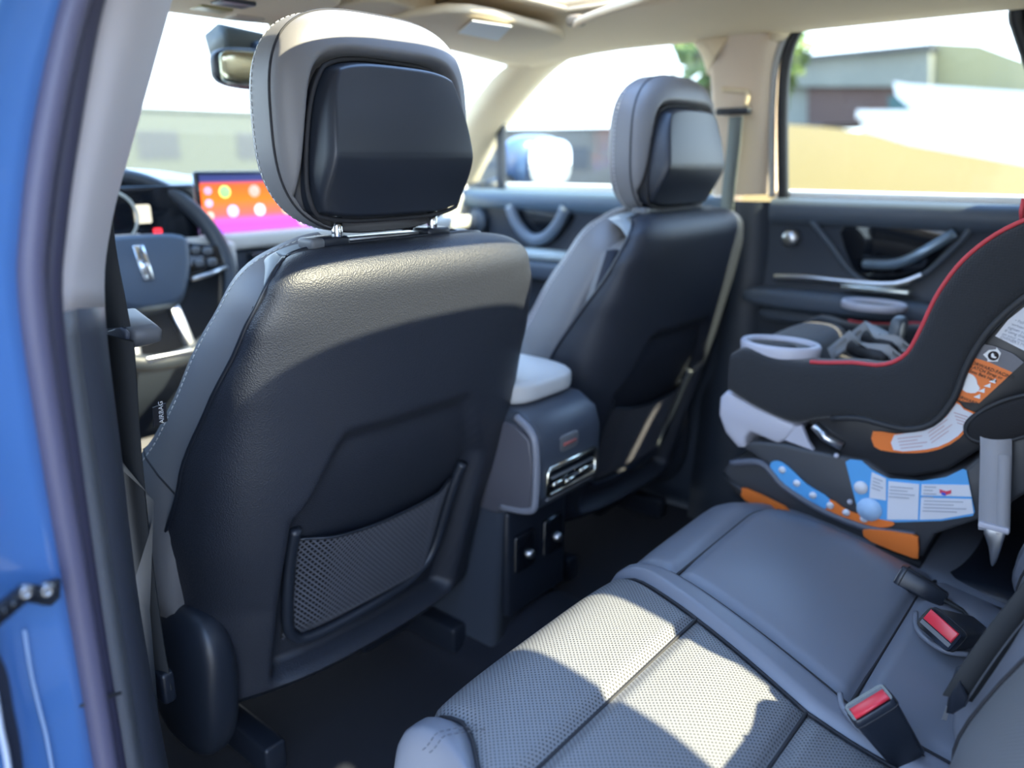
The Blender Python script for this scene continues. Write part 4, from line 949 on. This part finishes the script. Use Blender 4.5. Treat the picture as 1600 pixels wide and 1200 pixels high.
# ================================================================== CHILD SEAT
XN, XF = .17, .56
cs = thing('child_car_seat', 'black child car seat with red piping, orange and blue labels', 'child seat', (.365, -.45, .41))
wing_top = [(0.17,-0.1918,0.6595),(0.17,-0.2147,0.6716),(0.17,-0.2708,0.6628),(0.17,-0.3342,0.6672),(0.17,-0.3796,0.6748),(0.17,-0.419,0.6775),(0.17,-0.4479,0.6973),(0.17,-0.4624,0.7359),(0.17,-0.4763,0.7853),(0.17,-0.4989,0.8317),(0.17,-0.5313,0.8684),(0.17,-0.5676,0.8924),(0.17,-0.6153,0.9169)]
wing_bot = [(0.17,-0.1927,0.5959),(0.17,-0.2426,0.5754),(0.17,-0.3021,0.5625),(0.17,-0.3363,0.5763),(0.17,-0.3938,0.5929),(0.17,-0.4324,0.5914),(0.17,-0.4683,0.5917),(0.17,-0.4988,0.61),(0.17,-0.5172,0.649),(0.17,-0.5239,0.6881),(0.17,-0.5361,0.7287),(0.17,-0.5542,0.7637),(0.17,-0.5851,0.8027),(0.17,-0.6278,0.8421)]
def wing(x0, x1, nm):
    top = smoothpath([(x0, p[1], p[2]) for p in wing_top], 4); bot = smoothpath([(x0, p[1], p[2]) for p in wing_bot], 4)
    n_ = 48
    def rs(l):
        L = [0]
        for a, b in zip(l, l[1:]): L.append(L[-1]+(b-a).length)
        out = []; j_ = 0
        for k in range(n_):
            s = L[-1]*k/(n_-1)
            while j_ < len(L)-2 and L[j_+1] < s: j_ += 1
            out.append(l[j_].lerp(l[j_+1], (s-L[j_])/max(1e-9, L[j_+1]-L[j_])))
        return out
    T, B = rs(top), rs(bot); rows = []; sg = 1 if x1 > x0 else -1; w = abs(x1-x0)
    for a, b in zip(T, B):
        row = []
        for k in range(22):
            q = 2*math.pi*k/22; c, s = math.cos(q), math.sin(q); f_ = .5-.5*math.copysign(abs(s)**.35, s)
            p = a.lerp(b, f_); row.append(p+Vector((sg*(w/2)*(1-math.copysign(abs(c)**.45, c)), 0, 0)))
        rows.append(row)
    m_ = loft(rows, True); o = obj(nm, m_, FAB, cs); return o, T, B
# the near wing bulges outward like padded cloth
wn, T_, B_ = wing(XN, XN+.055, 'side_wing')
wf, TF, BF = wing(XF, XF-.055, 'side_wing')
obj('piping', tube([p+Vector((.008, 0, .0)) for p in T_[11:]], .0032, 7), REDP, wn)
obj('piping', tube([p+Vector((-.008, 0, .0)) for p in TF[6:]], .0032, 7), REDP, wf)
obj('lower_hem', tube([p+Vector((.004, 0, .0)) for p in B_[14:]], .005, 7), mat('black_binding', (.02, .022, .026), .6), wn)
# seat pan and back pad between the wings
pan = [(a.y, a.z-.045-.02*sst(.15, .35, k/47)) for k, a in enumerate(T_)]
obj('seat_pad', loft([[(x, y, z+.03*((x-.365)/.16)**2) for x in [XN+.03+(XF-XN-.06)*i/12 for i in range(13)]] for y, z in pan]), FAB, cs)
fr_ = T_[0]; obj('front_nose', ellipsoid((.365, fr_.y-.045, fr_.z-.035), (.17, .05, .05), 3, 8), FAB, cs)
# moulded shell below the cover
shl = [(0.185,-0.3143,0.576),(0.185,-0.3289,0.5602),(0.185,-0.363,0.5345),(0.185,-0.3936,0.517),(0.185,-0.4358,0.5095),(0.185,-0.4788,0.517),(0.185,-0.5218,0.5384),(0.185,-0.5557,0.5777),(0.185,-0.5829,0.6227),(0.185,-0.6059,0.682),(0.185,-0.6322,0.7697),(0.185,-0.6256,0.8482),(0.185,-0.5715,0.8117),(0.185,-0.5368,0.7574),(0.185,-0.5146,0.7015),(0.185,-0.5068,0.6453),(0.185,-0.4789,0.6112),(0.185,-0.4295,0.5957),(0.185,-0.3752,0.5942)]
obj('shell', prism(shl, (.36, 0, 0), .006, 2), FABP, cs)
# front bumper and lever
bump_ = [(0.178,-0.1766,0.5799),(0.178,-0.1869,0.593),(0.178,-0.2392,0.5749),(0.178,-0.2991,0.5619),(0.178,-0.3077,0.5574),(0.178,-0.2938,0.5327),(0.178,-0.2812,0.5232),(0.178,-0.2344,0.5321),(0.178,-0.2265,0.5213),(0.178,-0.2302,0.5042),(0.178,-0.2149,0.5005),(0.178,-0.1904,0.522),(0.178,-0.1767,0.5507)]
obj('front_bumper', prism(bump_, (.37, 0, 0), .006, 2), LILAC, cs)
obj('bumper_strut', prism([(0.18,-0.303,0.5558),(0.18,-0.3145,0.5626),(0.18,-0.3271,0.5379),(0.18,-0.3384,0.5247),(0.18,-0.2901,0.5313)], (.01, 0, 0), .001, 1), LILAC, cs, smooth=False)
obj('recline_tube', tube([(0.18,-0.3339,0.5669),(0.18,-0.3532,0.5504),(0.18,-0.379,0.5419)], .007, 10), SATIN, cs)
# base
base = [(0.176,-0.1925,0.4516),(0.176,-0.2045,0.4733),(0.176,-0.2391,0.489),(0.176,-0.2654,0.4867),(0.176,-0.2245,0.5034),(0.176,-0.2397,0.5183),(0.176,-0.2921,0.5264),(0.176,-0.3426,0.5258),(0.176,-0.395,0.5284),(0.176,-0.4151,0.5294),(0.176,-0.4532,0.511),(0.176,-0.4939,0.5151),(0.176,-0.5441,0.551),(0.176,-0.5768,0.5983),(0.176,-0.6119,0.6507),(0.176,-0.6282,0.5478),(0.176,-0.6011,0.5121),(0.176,-0.5728,0.4824),(0.176,-0.5206,0.4418),(0.176,-0.5092,0.4009),(0.176,-0.4573,0.3933),(0.176,-0.3907,0.4003),(0.176,-0.3092,0.4068),(0.176,-0.2376,0.4175)]
obj('base', prism(base, (.355, 0, 0), .006, 2), FABD, cs)
obj('base_rail', tube(smoothpath([(0.173,-0.2082,0.4729),(0.173,-0.2602,0.4863),(0.173,-0.3002,0.4569),(0.173,-0.3686,0.4328),(0.173,-0.4358,0.4258),(0.173,-0.4968,0.4352)], 4), .006, 8), mat('slate_rail', (.1, .11, .14), .4), cs)
obj('base_foot', prism([(0.17,-0.198,0.4468),(0.17,-0.239,0.4315),(0.17,-0.3161,0.4134),(0.17,-0.4017,0.4052),(0.17,-0.5113,0.3958),(0.17,-0.5099,0.3807),(0.17,-0.4415,0.3861),(0.17,-0.3843,0.3884),(0.17,-0.3071,0.3981),(0.17,-0.2233,0.4177)], (.37, 0, 0), .004, 2), FABP, cs)
def decal(nm, pts, m, parent=None, th=.002): return obj(nm, prism(pts, (th, 0, 0)), m, parent or cs, smooth=False)
def lines(o0, o1, d, n, w, m, parent, frac=(.9, .7, 1, .8)):
    """rows of tiny print too small to read, as thin bars"""
    o0, o1, d = Vector(o0), Vector(o1), Vector(d)
    v = []; f = []
    for k in range(n):
        a = o0+d*k; b = a+(o1-o0)*frac[k % len(frac)]; h = d.normalized()*w; i = len(v)
        v += [a, b, b+h, a+h]; f.append((i, i+1, i+2, i+3))
    o = obj('small_print', me_from(v, f), m, parent, smooth=False, solid=.0006); o['kind'] = 'stuff'; return o
# level-guide stripe along the base: blue part then orange part
blu = decal('level_stripe', smoothpath([(0.171,-0.2749,0.4863),(0.171,-0.2854,0.4978),(0.171,-0.3047,0.4919),(0.171,-0.3374,0.4702),(0.171,-0.3725,0.4564),(0.171,-0.3631,0.4351),(0.171,-0.3281,0.4434),(0.171,-0.2976,0.4591)], 3, True), SKYB)
orr = decal('level_stripe', smoothpath([(0.1712,-0.3724,0.4563),(0.1712,-0.4062,0.4449),(0.1712,-0.4643,0.4472),(0.1712,-0.4586,0.436),(0.1712,-0.4269,0.4279),(0.1712,-0.389,0.4289),(0.1712,-0.363,0.435)], 3, True), ORANGE)
for k, p in enumerate([(0.17,-0.2954,0.4853), (0.17,-0.3207,0.4691), (0.17,-0.3473,0.4559), (0.17,-0.3748,0.4466), (0.17,-0.3993,0.4422), (0.17,-0.4258,0.4397)]):
    obj('stripe_dot', lathe([(0, -.001), (.0055, -.001), (.0055, .001)], p, 'x', 14), PAPER, blu if k < 3 else orr)
# blue instruction label
bl_ = decal('instruction_label', [(0.171,-0.3888,0.5222),(0.171,-0.3947,0.5278),(0.171,-0.411,0.5299),(0.171,-0.4268,0.5197),(0.171,-0.4509,0.512),(0.171,-0.4944,0.5199),(0.171,-0.5237,0.5338),(0.171,-0.5419,0.5511),(0.171,-0.5467,0.5505),(0.171,-0.5651,0.4935),(0.171,-0.5636,0.4872),(0.171,-0.5264,0.4678),(0.171,-0.4696,0.4478),(0.171,-0.4232,0.4438),(0.171,-0.4148,0.4519)], SKYB)
for pts in ([(0.1695,-0.4276,0.5163),(0.1695,-0.4478,0.5116),(0.1695,-0.452,0.4781),(0.1695,-0.429,0.4755)], [(0.1695,-0.4517,0.5086),(0.1695,-0.4921,0.5148),(0.1695,-0.4975,0.4613),(0.1695,-0.4575,0.4488)], [(0.1695,-0.4953,0.5157),(0.1695,-0.5529,0.5308),(0.1695,-0.5583,0.5151),(0.1695,-0.4967,0.4992)], [(0.1695,-0.4972,0.4954),(0.1695,-0.5588,0.5114),(0.1695,-0.564,0.4918),(0.1695,-0.5262,0.4713),(0.1695,-0.5,0.4621)]):
    decal('label_panel', pts, PAPER, bl_)
obj('label_disc', lathe([(0, -.001), (.010, -.001), (.010, .001)], (0.1695,-0.4155,0.4883), 'x', 16), PAPER, bl_)
obj('label_disc', lathe([(0, -.001), (.018, -.001), (.018, .001)], (0.1695,-0.4312,0.4574), 'x', 20), mat('pale_blue_print', (.4, .6, .85), .5), bl_)
for (a, b) in (((0.168,-0.4555,0.5021), (0.168,-0.4891,0.5085)), ((0.168,-0.502,0.4933), (0.168,-0.555,0.507)), ((0.168,-0.4307,0.5095), (0.168,-0.446,0.5076)), ((0.168,-0.4992,0.5143), (0.168,-0.5159,0.5181))):
    lines(a, b, (0, 0, -.0052), 4 if b[2] > .47 else 6, .0014, INKG, bl_)
decal('red_mark', [(0.168,-0.5188,0.515),(0.168,-0.527,0.5144),(0.168,-0.5329,0.518),(0.168,-0.5336,0.5133),(0.168,-0.527,0.5085),(0.168,-0.5195,0.5103)], mat('print_red', (.7, .06, .1), .5), bl_)
decal('blue_mark', [(0.1676,-0.5217,0.512),(0.1676,-0.5274,0.5117),(0.1676,-0.5272,0.5077),(0.1676,-0.5223,0.5083)], mat('print_blue', (.05, .1, .6), .5), bl_)
# orange indicators on the foot
decal('side_reflector', smoothpath([(0.166,-0.2341,0.4315),(0.166,-0.2402,0.4379),(0.166,-0.3071,0.4245),(0.166,-0.3123,0.4148),(0.166,-0.3065,0.4096),(0.166,-0.2409,0.4173)], 2, True), ORANGE, None, .006)
decal('side_reflector', smoothpath([(0.164,-0.428,0.4204),(0.164,-0.4364,0.4274),(0.164,-0.4943,0.4379),(0.164,-0.5029,0.4305),(0.164,-0.5058,0.4089),(0.164,-0.4998,0.4026),(0.164,-0.4404,0.4096)], 2, True), ORANGE, None, .006)
obj('lock_tab', box((0.16,-0.473,0.3875), (.012, .034, .012), .002, 2, Matrix.Rotation(R(18), 3, 'X')), mat('tab_blue', (.12, .4, .7), .4), cs)
for p in ((0.172,-0.3746,0.5287), (0.172,-0.4023,0.4605)): obj('rivet', ellipsoid(p, (.004, .004, .004), 2, 4), LILAC, cs)
# curved white and orange warning strip below the cover
ws_o = smoothpath([(0.181,-0.4189,0.5755),(0.181,-0.4502,0.5787),(0.181,-0.4824,0.5919),(0.181,-0.5095,0.6207),(0.181,-0.519,0.6431),(0.181,-0.5297,0.6342),(0.181,-0.5456,0.6302),(0.181,-0.544,0.6207),(0.181,-0.531,0.5917),(0.181,-0.5086,0.5692),(0.181,-0.4789,0.556),(0.181,-0.4452,0.5497),(0.181,-0.4235,0.5524)], 2, True)
wst = decal('warning_strip', ws_o, ORANGE)
wsp = smoothpath([(0.1795,-0.4483,0.5767),(0.1795,-0.483,0.5905),(0.1795,-0.5102,0.6175),(0.1795,-0.5198,0.6399),(0.1795,-0.5301,0.6328),(0.1795,-0.5431,0.6282),(0.1795,-0.5412,0.6205),(0.1795,-0.5286,0.5944),(0.1795,-0.5067,0.573),(0.1795,-0.4786,0.5604),(0.1795,-0.4503,0.5544)], 2, True)
decal('strip_paper', wsp, PAPER, wst)
for (a, b) in (((0.178,-0.4534,0.5734), (0.178,-0.488,0.5863)), ((0.178,-0.4915,0.591), (0.178,-0.5151,0.6189)), ((0.178,-0.5187,0.6271), (0.178,-0.5386,0.624))):
    lines(a, b, (0, -.002, -.0045), 4, .0011, mat('pink_print', (.55, .38, .4), .6), wst)
# orange forward-facing label
fo = decal('belt_path_label', [(0.1805,-0.5293,0.7065),(0.1805,-0.55,0.7028),(0.1805,-0.5777,0.6935),(0.1805,-0.5624,0.6697),(0.1805,-0.5466,0.6451),(0.1805,-0.5284,0.6433),(0.1805,-0.5109,0.6453),(0.1805,-0.5188,0.6779)], ORANGE)
ga = decal('arrow_label', [(0.1805,-0.5407,0.7258),(0.1805,-0.5511,0.7256),(0.1805,-0.5738,0.7188),(0.1805,-0.5881,0.7091),(0.1805,-0.5777,0.6935),(0.1805,-0.55,0.7028),(0.1805,-0.5293,0.7065)], PAPG)
o = decal('arrow_mark', [(0.179,-0.5415,0.7122),(0.179,-0.5471,0.7192),(0.179,-0.5549,0.7213),(0.179,-0.5552,0.7239),(0.179,-0.5613,0.7171),(0.179,-0.5594,0.7055),(0.179,-0.5479,0.7036),(0.179,-0.5474,0.7071)], WHITE, ga)
obj('arrow_disc', lathe([(0, -.0006), (.0062, -.0006), (.0062, .0006)], (0.1775,-0.5535,0.7127), 'x', 18), INK, ga)
obj('arrow_figure', prism(smoothpath([(0.1765,-0.5511,0.7151),(0.1765,-0.5531,0.7163),(0.1765,-0.5551,0.7123),(0.1765,-0.5574,0.7118),(0.1765,-0.5562,0.7098),(0.1765,-0.5517,0.7109)], 2, True), (.0008, 0, 0)), WHITE, ga, smooth=False)
TR = Vector((0.18,-0.5665,0.6917))-Vector((0.18,-0.5294,0.7013)); TU = (0, 0, 1)
def lab(s, size, p, m, parent): return obj('label_text', text(s, size, p, TR, (0, -.1, 1), .0003), m, parent, smooth=False)
lab('FORWARD-FACING', .0062, (0.1788,-0.5269,0.6984), INK, fo)
lab('LATCH Strap or', .0058, (0.1788,-0.5294,0.6922), INK, fo)
lab('Seat Belt Here', .0058, (0.1788,-0.5287,0.6862), INK, fo)
lab('FORWARD-', .0060, (0.1788,-0.5162,0.6495), INK, fo)
lab('FACING', .0060, (0.1788,-0.5178,0.6434), INK, fo)
decal('seat_pictogram', smoothpath([(0.179,-0.5243,0.6845),(0.179,-0.5338,0.6826),(0.179,-0.5392,0.6764),(0.179,-0.5407,0.6713),(0.179,-0.5446,0.6658),(0.179,-0.5403,0.6587),(0.179,-0.5298,0.6575),(0.179,-0.5228,0.6626),(0.179,-0.5244,0.6683),(0.179,-0.5253,0.6775)], 2, True), WHITE, fo)
for p in ((0.179,-0.5576,0.6789), (0.179,-0.5527,0.6718), (0.179,-0.5471,0.6636), (0.179,-0.5432,0.6547)):
    q = Vector(p); obj('pointer', prism([q+Vector((0, .0042, -.002)), q+Vector((0, -.003, .0035)), q+Vector((0, -.0035, -.003))], (.0008, 0, 0)), WHITE, fo, smooth=False)
# white owner label on the shell higher up
wo_ = decal('care_label', [(0.1805,-0.5513,0.7386),(0.1805,-0.5623,0.7614),(0.1805,-0.5771,0.7799),(0.1805,-0.6119,0.8161),(0.1805,-0.6301,0.7044),(0.1805,-0.5918,0.7216)], PAPER)
for k, (s, a) in enumerate((('• Follow', (0.1788,-0.5697,0.7609)), ('written in', (0.1788,-0.567,0.7555)), ('tighten your', (0.1788,-0.5634,0.7508)), ('if using this', (0.1788,-0.5606,0.7462)), ('on your own. It is', (0.1788,-0.5584,0.7416)), ("OWNER\'S MANUAL", (0.1788,-0.5569,0.7371)))):
    lab(s, .0052, a, INKG, wo_)
# belt guard pad, grey tether strap and hook
obj('belt_guard', ellipsoid((0.172,-0.5894,0.6347), (.012, .062, .027), 2.6, 10, lambda q: Matrix.Rotation(R(-34), 3, 'X') @ q), mat('guard_mesh', (.012, .012, .014), .9, bump=('grain', 700, .6, .0006)), cs)
obj('guard_rim', tube([Vector((0.166,-0.59,0.6363))+Matrix.Rotation(R(-34), 3, 'X') @ Vector((0, .060*math.cos(q), .026*math.sin(q))) for q in [2*math.pi*k/40 for k in range(40)]], .003, 6, closed=True), MATS['black_binding'], cs)
tp_ = smoothpath([(0.165,-0.5735,0.6116),(0.158,-0.5798,0.5771),(0.152,-0.587,0.5258),(0.146,-0.5936,0.4832)], 4)
ts_ = obj('tether_strap', ribbon(tp_, (0, 1, .05), .036, .002), BELTG, cs)
obj('strap_fold', ribbon([p+Vector((-.003, -.010, 0)) for p in tp_[3:]], (0, 1, .05), .014, .002), BELTG, ts_)
hk = obj('tether_hook', prism(smoothpath([(0.142,-0.582,0.4848),(0.142,-0.6053,0.4923),(0.142,-0.6058,0.47),(0.142,-0.6028,0.4405),(0.142,-0.5977,0.4348),(0.142,-0.591,0.4593)], 3, True), (.006, 0, 0), .002, 2), SATIN, cs)
obj('adjuster_bar', box((0.143,-0.593,0.4899), (.008, .036, .008), .002), LILAC, hk)
# cup holders
def cupholder(c, rx, ry, dp=1):
    c = Vector(c)
    rows = [[c+Vector((rx*a*math.cos(q), ry*a*math.sin(q), h)) for q in [2*math.pi*k/36 for k in range(36)]] for a, h in ((1.0, -.05*dp), (1.02, -.006), (1.04, .004), (1.0, .008), (.88, .008), (.84, .002), (.80, -.055*dp), (.0, -.058*dp))]
    o = obj('cup_holder', loft(rows, True), LILAC, cs)
    obj('cup_well', loft([[c+Vector((rx*a*math.cos(q), ry*a*math.sin(q), h)) for q in [2*math.pi*k/36 for k in range(36)]] for a, h in ((.835, .001), (.795, -.054*dp), (.0, -.056*dp))], True), mat('cup_well_grey', (.2, .21, .22), .5), o)
cupholder((0.225,-0.2525,0.6715), .046, .062)
cupholder((0.53,-0.3068,0.7011), .040, .056, .12)
# harness: crotch buckle, chest clip and shoulder pads lying on the seat
hb = obj('harness_buckle', ellipsoid((0.36,-0.3929,0.6928), (.022, .012, .026), 3, 8), mat('harness_grey', (.1, .12, .14), .4), cs)
obj('buckle_face', ellipsoid(Vector((0.352,-0.3994,0.695)), (.012, .006, .018), 2.5, 6), mat('pale_face', (.5, .5, .45), .5), hb)
for (a, b, r_) in (((0.34,-0.3271,0.663), (0.27,-0.4027,0.6647), .013), ((0.38,-0.3387,0.6742), (0.32,-0.4031,0.6697), .014)):
    a, b = Vector(a), Vector(b); pd = obj('harness_pad', tube([a, a.lerp(b, .1), a.lerp(b, .5), a.lerp(b, .9), b], [r_*.5, r_, r_*1.1, r_, r_*.5], 12), mat('pad_black', (.016, .016, .018), .6), cs)
    obj('harness_strap', ribbon([a+Vector((0, .03, -.02)), a+Vector((0, 0, .012)), a.lerp(b, .5)+Vector((0, 0, .014)), b+Vector((0, 0, .012)), b+Vector((0, -.04, -.01))], (.5, .9, 0), .028, .002), mat('harness_web', (.3, .3, .3), .8), pd)
obj('crotch_strap', ribbon(smoothpath([(0.35,-0.3939,0.6819), (0.33,-0.3829,0.6572), (0.32,-0.358,0.6412)], 4), (1, .3, 0), .035, .003), MATS['harness_web'], cs)
# headrest insert whose red edge just enters the frame
obj('head_pad', ellipsoid((.36, -.715, .96), (.17, .06, .10), 3, 8), FAB, cs)
obj('head_piping', tube([(0.215,-0.5518,0.9134),(0.215,-0.5515,0.8974),(0.215,-0.5542,0.8845)], .003, 6), REDP, cs)
# upper back of the child seat (rises past the frame)
obj('back_shell', prism([(.20, y, z) for y, z in ((-.58, .62), (-.60, .80), (-.68, 1.02), (-.76, 1.04), (-.76, .9), (-.70, .66), (-.64, .5))], (.33, 0, 0), .015, 2), FABP, cs)
obj('sealant_bead', tube(smoothpath([(-0.8441,-0.13,0.6412),(-0.8453,-0.13,0.6075),(-0.8445,-0.13,0.5744),(-0.8437,-0.13,0.5515),(-0.8442,-0.13,0.5143)], 4), .0012, 6), mat('pale_sealant', (.3, .42, .62), .4), bpy.data.objects['wall_near'])
